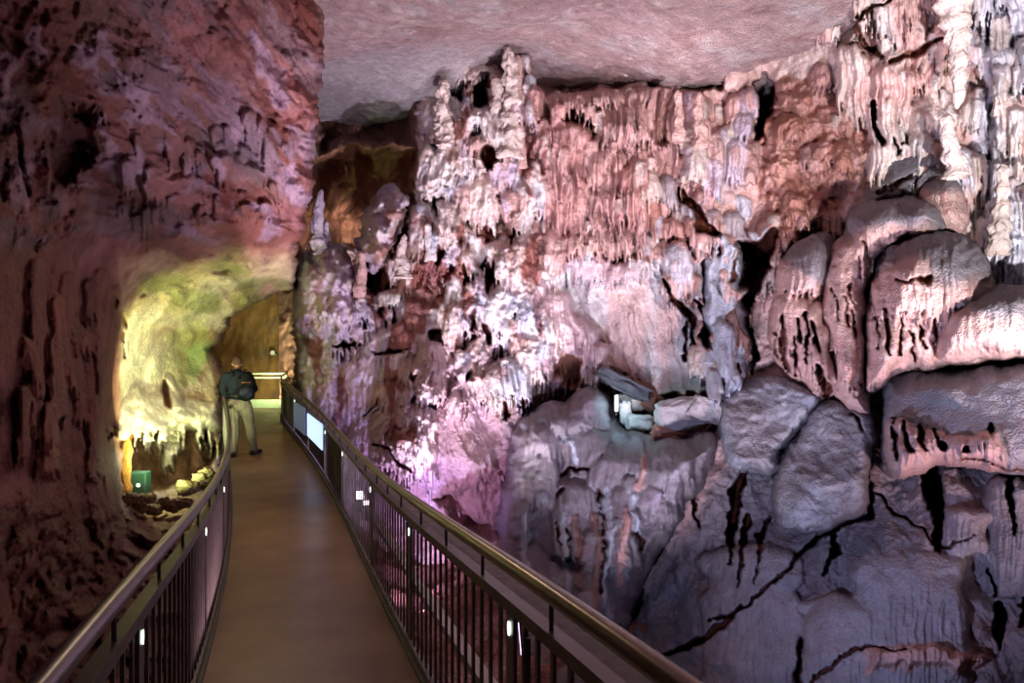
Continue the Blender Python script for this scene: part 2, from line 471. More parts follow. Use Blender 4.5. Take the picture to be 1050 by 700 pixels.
W.relief(.07, 5, .8, 3, 'r', smooth01(sdf(W.X, W.Y, Z_CENTER)/15), 49)
W.tint(WHITE*.98, 1.5, .8, .12, .2, .75, 131, smooth01(sdf(W.X, W.Y, Z_CENTER)/15))
W.tint(BROWN*1.2, 1.3, .6, .35, .15, .5, 137, smooth01(sdf(W.X, W.Y, Z_CENTER)/15))
W.scatter(Z_LOW, 140, (4, 14), (14, 50), (.08, .3), 9, [PINK, LILAC, LILAC*1.1, CREAM*.9, BLUISH*.8], .35, .8)
W.tint(LILAC*1.1, .9, .8, -.3, .4, .6, 141, smooth01(sdf(W.X, W.Y, [(302,300),(440,300),(460,400),(400,480),(380,530),(330,520),(302,430)])/20))
for (cx, cy, rx, ry) in [(386,288,13,14),(411,240,9,20),(448,260,5,10),(500,286,6,16),(476,278,4,12),(484,329,3,10),(499,342,4,14),(446,342,9,10),
                         (400,361,22,3),(354,352,14,4),(549,312,5,30),(560,382,7,8),(480,386,6,5),(447,216,4,11),(501,158,8,14),(472,94,6,12),
                         (495,98,8,15),(441,88,8,10),(366,300,6,4),(425,410,5,3),(330,300,5,8),(422,385,3,8),(536,410,4,9),(517,420,4,8)]:
    W.ell(cx, cy, rx, ry, .7, CLAY_SHADE, 5, 3)
# smooth cone of calcite running down below the dripstone
W.hole([(x, y) for x, y in Z_CONE], -.55, 40, PINK*.6+LILAC*.45, 5, .8)
for k in range(26):
    x0 = W.rs.uniform(415, 460); x1 = 440+(x0-440)*5+W.rs.uniform(-20, 20)
    W.crack([(x0, 350+W.rs.uniform(0, 60)), (x1*.5+x0*.5, 440), (x1, 530)], 1.6, W.rs.choice([-.05, .04]), PINK*.6+LILAC*.4, 3)
W.tint(LILAC*1.1, 1.2, .4, .0, .4, .5, 33, smooth01(sdf(W.X, W.Y, Z_CONE)/10))
W.crack([(388,410),(378,425),(372,430)], 2, .2); W.crack([(384,455),(400,462),(408,480),(420,486)], 3, .3)
W.hole([(440,505),(500,478),(525,470),(525,560),(470,560)], .9, 22, BROWN, 6, .7)

# drape zone: stacked bells with long fringes
W.hole(Z_DRAPE, .1, 20, ROSE*1.1, 3, .8)
dr = [(590,92,28,22,.5),(625,90,24,20,.5),(660,92,24,22,.45),(640,106,36,44,.75),(575,124,30,34,.6),(580,146,24,62,.6),(618,146,24,44,.6),(655,148,20,20,.4),
      (660,160,20,26,.5),(575,190,19,58,.5),(637,170,28,62,.75),(606,190,24,60,.6),(632,225,36,36,.7),(690,225,16,22,.4),(560,236,16,30,.4),
      (700,108,9,40,.35),(681,104,7,46,.3),(716,118,14,40,.35),(682,246,20,26,.5),(580,240,18,22,.4),(655,262,22,16,.35)]
for (x, y, w, L, p) in dr:
    W.bell(x, y, w, L, p*1.25, 9, PINK*.95 if (x+y) % 3 else ROSE*1.2, .45, w*.45, .8, .1, .35, .55)
W.scatter(Z_DRAPE, 70, (3, 7), (8, 26), (.05, .14), 7, [PINK, ROSE*1.2, CREAM*.85, PINK*.85], .5, .95, True, .8, .6)
W.relief(.03, 5, .5, 3, 'r', smooth01(sdf(W.X, W.Y, Z_DRAPE)/15), 61)

# pale smooth calcite slope
W.hole(Z_SLOPE, -.15, 30, PALE*.95, 6, .95)
for k in range(30):
    x = W.rs.uniform(585, 700); y = W.rs.uniform(275, 340)
    W.crack([(x, y), (x+14, y+40), (x+22, y+75)], 2.2, W.rs.choice([-.04, .03]), (CREAM, PALE*.8, PALE*.8)[W.rs.randint(3)], 3)
W.tint(PINK*1.15, .9, .3, .1, .3, .6, 71, smooth01(sdf(W.X, W.Y, Z_SLOPE)/12))
for (x, y, w, L, p) in [(545,262,24,40,.5),(562,300,26,46,.5),(590,325,24,40,.6),(548,340,20,40,.5),(585,350,28,50,.6),(612,348,14,44,.5),(606,262,24,24,.4),(640,268,20,18,.3)]:
    W.bell(x, y, w, L, p, 8, (PINK+LILAC)*.5, .3, w*.7, .8, 0, .5)
W.hole([(570,366),(592,370),(596,392),(588,402),(572,400),(566,384)], .45, 7, BROWN, 6)
W.hole([(610,386),(640,384),(672,402),(706,405),(738,400),(740,432),(700,442),(655,446),(622,428)], 1.3, 9, CLAY_SHADE*1.5, 5)

# mid right: dark reddish confusion of draperies
W.scatter(Z_RMID, 90, (5, 16), (14, 44), (.1, .4), 9, [PINK, ROSE, CREAM*.9, BROWN, GREY, BLUISH*.8], .35, .7)
for pts, w in [([(700,193),(704,206),(716,214),(720,232),(738,242)], [4,13,7,15,4]), ([(681,284),(690,306),(706,322),(716,349)], [2,6,8,2]), ([(712,306),(722,325),(724,345),(733,361)], [2,9,8,4]),
               ([(723,270),(725,310),(727,357)], [8,10,6]), ([(704,330),(708,365)], 4), ([(735,255),(733,290),(742,349),(742,413)], [6,7,4,4])]:
    W.crack(pts, w, .7)
# pillars and pocket below the ceiling
W.hole([(674,95),(690,92),(688,150),(672,152)], .5, 4, BROWN*1.2, 2, .6)

# brown rock buttress
W.hole(Z_BROWN, -.35, 22, BROWN*1.2+PINK*.25, 5, .9)
mB = smooth01(sdf(W.X, W.Y, Z_BROWN)/10)
W.relief(.38, 1.2, .8, 5, 'r', mB, 40)
W.scatter(Z_BROWN, 40, (4, 16), (8, 30), (.08, .35), 6, [PINK*.8, ROSE, BROWN*1.4, BROWN*1.2, CREAM*.7], .25, .8)
W.relief(.1, 4, .8, 3, 'r', mB, 46)
W.hole([(768,84),(780,76),(798,84),(797,104),(786,120),(788,142),(776,146),(768,125),(772,110),(764,100)], 1.8, 7, CLAY_SHADE, 7)

# cream curtains, upper right
W.scatter(Z_CURT, 60, (14, 36), (30, 80), (.2, .55), 14, [CREAM, CREAM*1.05, PINK*1.2, PINK*1.1], .35, .5)
W.scatter(Z_CURT, 170, (5, 15), (14, 60), (.08, .3), 14, [CREAM, CREAM*1.1, WHITE*.95, PINK*1.3, CREAM*.95], .45, .75, True, .8, .5)
W.scatter(Z_CURT, 260, (2.5, 6), (10, 34), (.04, .13), 10, [CREAM, CREAM*1.1, WHITE*.95, PINK*1.3], .4, .9)
mR = smooth01((W.X-988-10*n2(W.Y*.02, W.Y*0))/25)*smooth01((340-W.Y)/40)
W.tint(BLUISH*1.15, .8, .4, -.5, .5, .75, 55, mR)
W.hole([(985,84),(1010,92),(1060,78),(1110,86),(1160,74),(1160,100),(1070,98),(1020,104),(990,98)], .22, 12, GREY*1.1, 10, .7)
W.hole([(1000,152),(1040,160),(1100,146),(1160,150),(1160,172),(1080,166),(1020,174)], .2, 12, GREY*1.1, 10, .6)
W.hole([(984,34),(1030,30),(1090,40),(1160,30),(1160,48),(1060,50),(1000,46)], .2, 10, GREY, 10, .6)
W.scatter([(985,-20),(1160,-20),(1160,300),(1010,300),(985,160)], 46, (6, 15), (26, 64), (.18, .4), 14, [BLUISH*1.25, PALE, WHITE*.95, CREAM*.9], .4, .8, True, .8, .4)
W.scatter([(690,96),(735,90),(778,100),(776,200),(735,195),(700,160)], 36, (5, 14), (14, 50), (.12, .35), 9, [PINK*.9, ROSE*1.1, LILAC*.8, CREAM*.7], .35, .8)
W.crack([(915,62),(935,56),(965,40)], [5,10,4], .3, BROWN*1.5, 3)
W.crack([(843,22),(870,26),(890,12),(915,2)], [3,5,5,3], .35, BROWN)
W.crack([(862,12),(880,35),(905,58)], [4,8,4], .3, BROWN)
W.crack([(899,105),(900,125),(904,145)], 6, .6, CLAY_SHADE)

# lower right: big grey slabs
Z_SLAB = [(735,400),(790,380),(900,380),(1160,370),(1160,800),(600,800),(620,640),(700,540),(735,470)]
dS = sdf(W.X+8*n2(W.X*.03, W.Y*.03), W.Y, Z_SLAB); mS = smooth01(dS/18)
W.D += mS*(W.B-W.D)*.85
W.mix((slice(None), slice(None)), mS*.95, GREY*.55+PINK*.12+LILAC*.06)
W.relief(.34, .8, .6, 4, 'f', mS, 60)
W.relief(.16, 1.2, .8, 4, 'r', mS, 63)
W.relief(.03, 6, 1, 3, 'r', mS, 66)
W.tint(PINK*.75, .9, .5, .12, .3, .55, 90, mS)
W.tint(BLUISH*.55, 1.1, .8, .2, .3, .5, 95, mS)
W.tint(BROWN*1.1, .9, 1, .2, .3, .45, 97, mS*smooth01((W.Y-480)/80))
W.tint(SLATE, .7, 1, .1, .3, .6, 99, mS)

# ---- stalactite fringe rows along ledges of the wall
rc = random.Random(4)

# cracks of the right side
CR = [([(757,250),(774,262),(779,276),(766,306),(764,331),(774,353),(774,387)], [10,18,16,14,9,7,4], 1.0),
 ([(790,240),(770,262),(760,285)], [14,30,24], 1.2),
 ([(738,409),(731,439),(714,464),(712,500),(716,540)], [5,8,10,5,3], .5),
 ([(764,477),(757,500),(750,540),(744,575)], [9,16,12,3], .9),
 ([(839,408),(821,439),(804,456),(794,490)], [3,5,5,2], .4),
 ([(888,473),(894,526),(863,538),(837,549),(818,572),(799,591),(768,621),(726,640)], [10,9,8,7,5,6,5,3], .6),
 ([(955,470),(958,500),(962,530),(962,564)], [22,20,14,8], 1.1),
 ([(1036,480),(1032,510),(1036,549)], [12,8,4], .8),
 ([(857,541),(856,570),(844,587)], [6,6,3], .5),
 ([(768,530),(762,560),(753,602)], [8,8,3], .6), ([(791,526),(779,549),(774,595)], [3,6,2], .4),
 ([(1026,618),(1025,640),(1025,664)], [6,14,5], .7), ([(1012,585),(1018,610)], [3,5], .4),
 ([(745,349),(743,380),(743,413)], 5, .5),
 ([(669,545),(676,560),(664,580),(655,600),(650,630),(640,660)], [4,5,4,6,8,4], .5),
 ([(640,690),(700,665),(740,640),(760,622)], [4,6,8,5], .5),
 ([(820,655),(816,690),(818,720)], [4,9,9], .6), ([(830,700),(870,668),(930,664)], [4,6,3], .3),
 ([(900,506),(960,560),(1000,548)], [2,3,2], .2),
 ([(849,480),(853,510),(851,540)], [3,5,3], .3), ([(1045,640),(1050,610)], [4,4], .3)]
for pts, w, dp in CR: W.crack(pts, w, dp, CLAY_SHADE*1.1, 4)
for (x, y, w, L, p) in [(930,560,60,160,.35),(870,610,50,140,.3),(990,520,26,50,.3),(1040,490,30,120,.3),(770,560,50,160,.3)]:
    W.bell(x, y, w, L, p, 0, GREY*1.05, .08, w*.35, .8, 0, .7)
W.hole([(880,666),(930,655),(1010,668),(1010,690),(940,684),(890,692)], -.2, 10, PINK*.9, 6)
for pts, w, dp in CR: W.crack(pts, [q*.8 for q in w] if isinstance(w, list) else w*.8, dp*.6, CLAY_SHADE, 4)
W.relief(.035, 3.0, .6, 4, 'f', None, 12)
W.relief(.05, 3.2, .8, 4, 'r', smooth01((800-W.X)/100)*crag, 13)
W.relief(.05, 3.2, .6, 4, 'r', smooth01(sdf(W.X, W.Y, Z_CURT)/20), 16)
W.tint(CLAY_SHADE*1.8, 1.5, .45, .28, .12, .85, 171, smooth01(sdf(W.X, W.Y, Z_CENTER)/20))
W.warp()
# left border of the wall turns away into the tunnel
e = smooth01((W.X-300-4*n2(W.Y*.06, W.Y*0)-3*n2(W.Y*.21, W.Y*0+3))/9)
W.D += (1-e)*3.0
wall = W.build('wall_right', M_WALL)
tag(wall, 'pink and cream dripstone covered chamber wall right of the walkway', kind='structure')

# ------------------------------------------------------------------ separate flowstone bodies
def body(name, label, cat, poly, p, r, off, col, mat, marks=None, seed=0, rag=4, back=1.0, rim=6, step=1.4, group=None, pw=2.0, sm=2):
    xs = [q[0] for q in poly]; ys = [q[1] for q in poly]
    L = Layer(max(min(xs)-16, 286), max(xs)+16, min(ys)-16, max(ys)+16, step, lambda a, b: base_main(a, b)-off, col, seed)
    L.inflate(poly, p, r, rag, col, 0, pw, sm); L.rebase()
    if marks: marks(L)
    L.warp(((5, 34), (3.2, 13), (1.4, 5)))
    o = L.body(name, mat, back, rim)
    tag(o, label, cat, group)
    return o

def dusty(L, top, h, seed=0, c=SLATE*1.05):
    """grey film plus painted shade on the crown of a dome, with a wandering lower limit"""
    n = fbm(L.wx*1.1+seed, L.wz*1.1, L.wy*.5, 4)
    m = smooth01((top+h-L.Y+n*h*.7)/(h*.5))*.9  # shoulder shade from lamps below is part of this colour
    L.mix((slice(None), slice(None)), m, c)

def m_mound(L):
    L.tint(LILAC*.42, .8, .5, .05, .3, .6, 4)
    for (x, y, w, Ln, p) in [(606,398,18,40,.45),(575,412,28,34,.45),(548,428,24,40,.4),(600,432,24,46,.4),(640,450,26,36,.35),(688,452,26,40,.35),
                             (535,455,16,60,.3),(560,462,16,34,.3),(528,500,12,70,.25),(560,482,14,44,.3),(592,470,20,20,.3),(592,486,24,40,.5),(584,510,18,60,.4),
                             (635,490,22,90,.45),(655,470,24,60,.35),(622,462,18,40,.3),(612,500,16,90,.3),(678,505,18,34,.35),(690,486,12,30,.3),(545,560,20,60,.25),(575,580,24,60,.3),(608,560,16,90,.25)]:
        L.bell(x, y, w, Ln, p*1.15, 3, (GREY*.8+LILAC*.25+ROSE*.12)*(.44 if (x % 2) else .52), .14, w*.75, .8, 0, .6, .2)
    L.scatter([(520,440),(600,410),(700,470),(660,560),(600,640),(518,640)], 70, (4, 10), (8, 24), (.04, .12), 2, [GREY*.65, GREY*.8, LILAC*.45, BLUISH*.45], .12, .9)
    for pts, c in [([(608,528),(612,560),(611,640)], ROSE*.5), ([(592,530),(594,600)], ROSE*.5), ([(645,520),(640,560),(636,600)], ROSE), ([(658,470),(655,500)], ROSE*.9),
                   ([(624,500),(625,560),(622,640)], BLUISH*.65), ([(578,520),(580,570),(584,640)], BLUISH*.6), ([(652,510),(655,545)], BLUISH*.7), ([(588,450),(590,470)], BLUISH), ([(538,530),(540,600)], BLUISH*.7)]:
        L.crack(pts, 7, -.05, c, 4)
    for pts, w in [([(575,485),(585,479),(596,477),(606,480)], 3), ([(570,510),(580,505)], 3), ([(652,546),(660,552),(656,562)], 4), ([(585,540),(584,575)], 2), ([(617,500),(618,610)], 2), ([(573,535),(576,560)], 2)]:
        L.crack(pts, w, .3, CLAY_SHADE*1.2, 2)
    L.relief(.03, 3.2, .5, 3, 'f')
body('flowstone_mound', 'low lumpy grey flowstone mound with thin rust and blue streaks beside the walkway rail', 'flowstone',
     [(515,800),(512,600),(513,520),(518,490),(522,452),(533,430),(556,414),(582,410),(590,394),(618,396),(630,428),(655,444),(700,452),(737,438),(738,470),(712,510),(690,545),(668,575),(650,620),(628,680),(600,800)],
     1.15, 42, .15, GREY*.36+ROSE*.10+LILAC*.05, M_MOUND, m_mound, 3, 5, 2.0, 8)

def m_d6(L):
    for (x, y, w, Ln, p) in [(824,240,26,60,.4),(812,300,20,60,.35),(835,310,20,70,.35),(850,330,16,60,.3)]:
        L.bell(x, y, w, Ln, p, 10, PINK*1.1, .16, w*.8, .8, 0, .6)
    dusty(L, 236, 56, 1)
    for pts, w in [([(804,323),(803,350),(807,380)], [3,8,4]), ([(834,330),(838,352),(842,362)], [3,5,2]), ([(820,325),(822,350)], 3), ([(843,378),(847,400)], [5,12]), ([(795,340),(798,365)], 3), ([(814,345),(816,385)], 2.5), ([(827,320),(829,372)], 2.5)]:
        L.crack(pts, w, .4, CLAY_SHADE, 2)
    L.relief(.03, 4, .6, 3, 'f')
body('flowstone_dome', 'small pink flowstone dome with slashed skirt left of the tall round-topped one', 'flowstone',
     [(793,300),(800,268),(820,248),(850,236),(856,260),(846,300),(858,340),(862,400),(850,412),(820,395),(796,372),(790,335)], .8, 26, .35, PINK, M_DOME, m_d6, 5)

def m_d2(L):
    for (x, y, w, Ln, p) in [(900,202,34,70,.4),(945,204,26,40,.35),(860,240,22,120,.3),(875,300,18,90,.25)]:
        L.bell(x, y, w, Ln, p, 8, PINK*1.15, .13, w*.7, .8, 0, .6)
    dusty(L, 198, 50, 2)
    for pts, w in [([(877,262),(880,285)], 2.5), ([(870,290),(874,312)], 2.5), ([(884,250),(888,270)], 3), ([(866,305),(868,335)], 2.5), ([(874,320),(877,345)], 2.5), ([(857,300),(858,330)], 2)]:
        L.crack(pts, w, .15, CLAY_SHADE*1.6, 2)
    L.relief(.03, 4, .6, 3, 'f')
body('flowstone_dome', 'tall smooth flowstone dome with long pink flank between two dark clefts', 'flowstone',
     [(838,330),(845,300),(850,262),(866,238),(870,220),(886,206),(905,200),(935,201),(960,206),(972,222),(972,240),(935,240),(908,252),(893,275),(888,300),(886,340),(888,400),(893,430),(862,412),(845,380)],
     .85, 26, .45, PINK*1.05, M_DOME, m_d2, 6)

def m_d1(L):
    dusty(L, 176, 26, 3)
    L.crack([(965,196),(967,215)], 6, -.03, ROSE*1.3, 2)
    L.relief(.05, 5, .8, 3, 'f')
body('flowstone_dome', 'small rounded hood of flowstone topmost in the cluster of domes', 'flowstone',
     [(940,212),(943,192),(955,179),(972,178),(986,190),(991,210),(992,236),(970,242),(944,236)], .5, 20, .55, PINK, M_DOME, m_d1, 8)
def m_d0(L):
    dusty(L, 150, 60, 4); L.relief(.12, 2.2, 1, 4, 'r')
    L.crack([(900,196),(925,186),(950,172)], 5, .3, CLAY_SHADE, 3); L.crack([(935,200),(945,178)], 4, .3, CLAY_SHADE, 3)
body('flowstone_ridge', 'knobby slate grey flowstone ridge behind the topmost hood', 'flowstone',
     [(880,212),(886,186),(905,172),(902,160),(908,148),(918,150),(922,164),(945,152),(968,156),(984,172),(990,200),(950,212),(910,206),(892,222)], .5, 18, .2, GREY*.85, M_DOME, m_d0, 9)

def m_d3(L):
    for (x, y, w, Ln, p) in [(958,240,56,90,.4),(930,262,34,60,.3),(925,310,34,70,.25),(905,330,18,60,.2)]:
        L.bell(x, y, w, Ln, p, 8, PINK*1.15, .12, w*.6, .8, 0, .6)
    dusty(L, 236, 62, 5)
    L.crack([(918,288),(938,287),(953,284)], [3,3,6], .18, CLAY_SHADE*1.4, 2)
    for pts, w in [([(908,316),(912,345),(916,362)], [3,5,2]), ([(957,325),(962,352),(964,368)], [2,5,2]), ([(977,352),(979,368)], [2,4]), ([(945,335),(949,360)], 2.5), ([(935,340),(938,370)], 3), ([(900,330),(903,360)], 2.5), ([(922,330),(926,365)], 2.5), ([(893,300),(900,330)], 2)]:
        L.crack(pts, w, .2, CLAY_SHADE, 2)
    L.tint(SLATE*1.3, 1.0, 1, .1, .25, .7, 77)
    L.relief(.035, 4, .8, 3, 'f')
body('flowstone_dome', 'largest broad flowstone dome, grey-crowned with a fringed pink skirt', 'flowstone',
     [(890,400),(886,350),(890,310),(896,282),(905,262),(922,244),(948,236),(978,238),(1002,250),(1016,270),(1022,300),(1015,340),(990,372),(950,378),(915,384),(900,396)],
     .95, 34, .75, PINK*1.05, M_DOME, m_d3, 11)
def m_d4(L):
    L.bell(1010, 296, 50, 60, .3, 3, PINK*1.15, .05, 24, .8, 0, .6)
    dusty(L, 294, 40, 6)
    L.relief(.035, 4, .8, 3, 'f')
body('flowstone_dome', 'smooth low flowstone dome lapping over the largest one at its lower flank', 'flowstone',
     [(958,345),(966,322),(980,310),(1000,303),(1022,292),(1060,294),(1120,300),(1150,330),(1140,366),(1050,362),(1014,368),(976,374),(960,366)], .7, 26, 1.25, PINK*1.1, M_DOME, m_d4, 12)
def m_s5(L):
    for (x, y, w, Ln, p) in [(920,430,14,60,.25),(938,440,14,60,.25),(958,440,16,50,.2),(985,446,18,40,.2),(1010,440,20,50,.2)]:
        L.bell(x, y, w, Ln, p, 12, PINK*1.1, .4, w*.7, .8, 0, .8)
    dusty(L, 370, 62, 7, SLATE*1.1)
    for pts, w in [([(925,435),(932,462)], [4,7]), ([(943,440),(948,460)], [4,7]), ([(962,440),(968,458)], [4,6]), ([(915,430),(920,470)], 3), ([(991,460),(993,463)], 5), ([(1017,436),(1019,440)], 4)]:
        L.crack(pts, w, .3, CLAY_SHADE, 2)
    L.crack([(985,470),(1010,474),(1050,482),(1100,484)], 2.5, .2, CLAY_SHADE, 2)
    L.relief(.06, 3, 1, 4, 'f')
body('flowstone_shelf', 'blocky grey flowstone shelf with ribbed lower edge under the domes', 'flowstone',
     [(908,402),(914,384),(945,380),(976,382),(1014,376),(1050,370),(1150,372),(1160,480),(1080,488),(1000,478),(960,470),(940,484),(912,486),(906,440)], .75, 22, .7, GREY*1.1, M_DOME, m_s5, 13)
def m_s6(L):
    L.relief(.14, 1.3, .8, 4, 'r')
    L.tint(BLUISH*.6, .9, .6, 0, .3, .7, 8); L.relief(.1, 2.0, .8, 4, 'f'); L.relief(.03, 7, 1, 2, 'r')
body('rock_block', 'smooth blue-grey rock block below the small slashed dome', 'rock',
     [(738,440),(742,404),(766,390),(800,386),(842,402),(838,414),(820,438),(802,456),(794,486),(776,478),(756,482),(744,466)], .32, 8, .25, GREY*.95, M_WALL, m_s6, 14, sm=1)
def m_s7(L):
    L.relief(.14, 1.3, .8, 4, 'r')
    L.tint(BLUISH*.55, .9, .6, 0, .3, .7, 18); L.relief(.12, 1.7, .7, 4, 'f'); L.relief(.03, 7, 1, 2, 'r')
    L.crack([(872,424),(880,430),(884,440)], 3, .2, CLAY_SHADE, 2)
body('rock_block', 'large tilted grey rock slab right of the blue-grey block', 'rock',
     [(796,494),(806,460),(824,442),(844,408),(860,412),(884,420),(896,432),(890,470),(891,522),(862,534),(834,546),(800,540),(792,514)], .32, 9, .3, GREY*.8, M_WALL, m_s7, 15, sm=1)
def m_s8(L):
    L.tint(BLUISH*.85, .9, .6, -.1, .3, .7, 28); L.relief(.08, 1.7, .7, 4, 'f')
    L.crack([(737,250),(736,285),(741,300)], [2,6,2], .4, CLAY_SHADE, 2); L.crack([(750,262),(752,285)], 4, .3, CLAY_SHADE, 2); L.relief(.08, 3, .4, 4, 'r')
    for pts, w in [([(745,330),(743,370)], 4), ([(756,385),(754,372)], 6)]: L.crack(pts, w, .3, CLAY_SHADE, 2)
    L.bell(738,262,12,60,.25,10,BLUISH*.9,.4,8); L.bell(742,330,16,60,.25,10,BLUISH*.9,.4,8)
body('drapery', 'narrow blue-white stone drapery left of the black cleft', 'stalactite curtain',
     [(722,300),(726,262),(732,246),(740,236),(748,250),(757,250),(760,276),(752,300),(764,330),(768,350),(764,388),(756,408),(742,412),(738,380),(728,366),(732,335),(722,325)], .3, 8, .2, BLUISH*.85, M_WALL, m_s8, 16)

# boulders of the lit hollow above the mound and other loose stones
def boulder(name, label, cat, c, size, mat, col, seed, amp=.22, rot=0.0, group=None, freq=1.7):
    n = 40; m = 28
    th = np.linspace(0, 2*np.pi, n, endpoint=False); ph = np.linspace(0, np.pi, m)
    TH, PH = np.meshgrid(th, ph)
    d = np.stack([np.sin(PH)*np.cos(TH), np.sin(PH)*np.sin(TH), np.cos(PH)], -1)
    q = np.sign(d)*np.abs(d)**.75; q /= np.max(np.abs(q), axis=-1, keepdims=True)**.35
    r = 1+amp*fbm(d[..., 0]*freq+seed, d[..., 1]*freq+seed*2, d[..., 2]*freq, 4)
    V = q*r[..., None]*np.asarray(size)/2
    V = V.reshape(-1, 3)
    if rot:
        cs, sn = math.cos(rot), math.sin(rot)
        V = np.stack([V[:, 0]*cs+V[:, 2]*sn, V[:, 1], -V[:, 0]*sn+V[:, 2]*cs], -1)
    idx = np.arange(n*m).reshape(m, n)
    Q = np.stack([idx[:-1], idx[1:], np.roll(idx, -1, 1)[1:], np.roll(idx, -1, 1)[:-1]], -1).reshape(-1, 4)
    me = mesh_np(V, Q, np.tile(col, (len(V), 1)))
    o = link(name, me, mat); o.location = c
    return tag(o, label, cat, group)
boulder('boulder', 'flat pale grey-green slab beside the turquoise-lit hollow', 'rock', at(697, 424, 10.75), (.75, .5, .48), M_NICHE, PALE*.8, 1.2, .2, -.2)
boulder('boulder', 'angular pinkish slab at the hollow edge nearest the dark cleft', 'rock', at(724, 420, 10.4), (.5, .4, .35), M_NICHE, PALE*.75+PINK*.1, 4.2, .25, .3)
boulder('boulder', 'bright white stone glowing at the front of the turquoise-lit hollow', 'rock', at(655, 433, 11.5), (.5, .35, .28), M_NICHE, WHITE, 7.2, .3, .1)
boulder('boulder', 'rounded cream stone inside the turquoise-lit hollow', 'rock', at(646, 412, 11.9), (.45, .35, .32), M_NICHE, CREAM, 9.2, .25)
boulder('boulder', 'small white upright stone in the middle of the turquoise-lit hollow', 'rock', at(641, 422, 11.55), (.2, .2, .36), M_NICHE, WHITE, 11.2, .25)
boulder('boulder', 'dark speckled boulder capping the turquoise-lit hollow', 'rock', at(640, 394, 11.7), (.95, .5, .26), M_GROUND, SLATE*.6, 13.2, .35, .45)
boulder('boulder', 'rust brown rock bar slanting behind the white hollow stones', 'rock', at(668, 410, 11.9), (1.1, .4, .36), M_NICHE, BROWN, 15.2, .3, .6)
boulder('boulder', 'brown pebbly stone below the flat pale slab', 'rock', at(684, 446, 10.7), (.5, .35, .26), M_NICHE, BROWN*1.3+PINK*.15, 17.2, .3, .3)

# stalagmites / columns
def spire(name, label, cat, px, py0, py1, Y, w0, w1, col, seed, lean=0.0, mat=M_WALL, down=False, knob=.25, group=None, n=30, m=70):
    """free-standing spire from base py1 (half width w1 px) to tip py0 (half width w0 px)"""
    z0 = np.linspace(0, 1, m); th = np.linspace(0, 2*np.pi, n, endpoint=False)
    TH, Z = np.meshgrid(th, z0)
    top = at(px+lean, py0, Y); bot = at(px, py1, Y); s_ = Y/F
    if down: w = w1+(w0-w1)*Z**.7
    else: w = w1+(w0-w1)*Z**.8
    hz = Z*abs(py1-py0)/9
    r = w*s_*(1+1.3*knob*fbm(np.cos(TH)*1.3+seed, np.sin(TH)*1.3, hz+seed, 4, .6)+.12*np.sin(hz*3+seed)+.12*noise3(np.cos(TH)*4, np.sin(TH)*4, hz*.3+seed))
    endt = (1-Z) if not down else (1-Z)
    r = r*np.sqrt(np.clip(endt*14, 0.02, 1))
    P = np.stack([np.cos(TH)*r, np.sin(TH)*r, Z*(top-bot).z], -1)
    P[..., 0] += Z*(top-bot).x+.25*s_*w1*np.sin(Z*4+seed)
    P = P.reshape(-1, 3); idx = np.arange(n*m).reshape(m, n)
    Q = np.stack([idx[:-1], np.roll(idx, -1, 1)[:-1], np.roll(idx, -1, 1)[1:], idx[1:]], -1).reshape(-1, 4)
    me = mesh_np(P, Q, np.tile(col, (len(P), 1)))
    o = link(name, me, mat); o.location = bot
    return tag(o, label, cat, group, 'thing')
spire('stalagmite', 'slim knobbly lilac stalagmite standing alone before the ochre wall', 'stalagmite', 328, 194, 262, 14.6, 3, 9, LILAC*1.1, 3)
spire('stalagmite', 'short thin stalagmite just behind the slim lone one', 'stalagmite', 336, 226, 262, 14.8, 2, 6, LILAC, 8)
spire('stalagmite', 'pale stubby stalagmite left of the blocky lilac boulder column', 'stalagmite', 370, 257, 305, 14.0, 3, 7, PINK*1.1, 5)
spire('stalagmite', 'white blunt peg-like stalagmite on the cream dripstone', 'stalagmite', 440, 229, 268, 13.0, 3.5, 6, WHITE, 7, 0, M_WALL, False, .12)
spire('stalagmite', 'cream cone-shaped stalagmite left of the white blunt peg', 'stalagmite', 414, 240, 285, 13.2, 2.5, 10, CREAM, 9)
spire('column', 'tall flaky cream column reaching the ceiling in the dripstone', 'stone column', 524, 48, 165, 12.5, 6, 13, CREAM*.95, 12, -2, M_WALL, False, .4)
spire('column', 'thin smooth pinkish pipe against the tall flaky column', 'stone column', 535, 56, 172, 12.55, 4, 5, PINK*1.2, 15, -4, M_WALL, False, .15)
spire('column', 'short pale column joining ceiling and ledge beside the brown pockets', 'stone column', 509, 80, 118, 12.6, 6, 6, CREAM*.9, 18, 0, M_WALL, False, .2)
spire('column', 'stacked cream globes forming a short column between brown pockets', 'stone column', 456, 82, 150, 12.9, 5, 9, CREAM, 21, 0, M_WALL, False, .5)
spire('stalagmite', 'slender grey stalagmite leaning on the small ledge below the ceiling', 'stalagmite', 696, 92, 146, 11.0, 3, 7, PINK*.9, 24, -2)
spire('stalagmite', 'twin grey stalagmite with a narrow tip right of the slender ledge one', 'stalagmite', 718, 94, 150, 10.9, 3, 9, PINK*.85, 27, 0)
spire('stalactite', 'long tapering cream stalactite in front of the curtain wall', 'stalactite', 983, 112, -5, 7.6, 4, 17, CREAM*1.05, 30, -4, M_WALL, True, .2)
spire('column', 'cream pedestal column under the long tapering stalactite', 'stone column', 979, 116, 182, 7.7, 5, 11, CREAM*1.0, 33, -6, M_WALL, False, .2)
spire('column', 'ringed brown-cream column low on the blue-white wall', 'stone column', 1026, 168, 262, 7.4, 5, 10, CREAM*.8, 36, 0, M_WALL, False, .3)
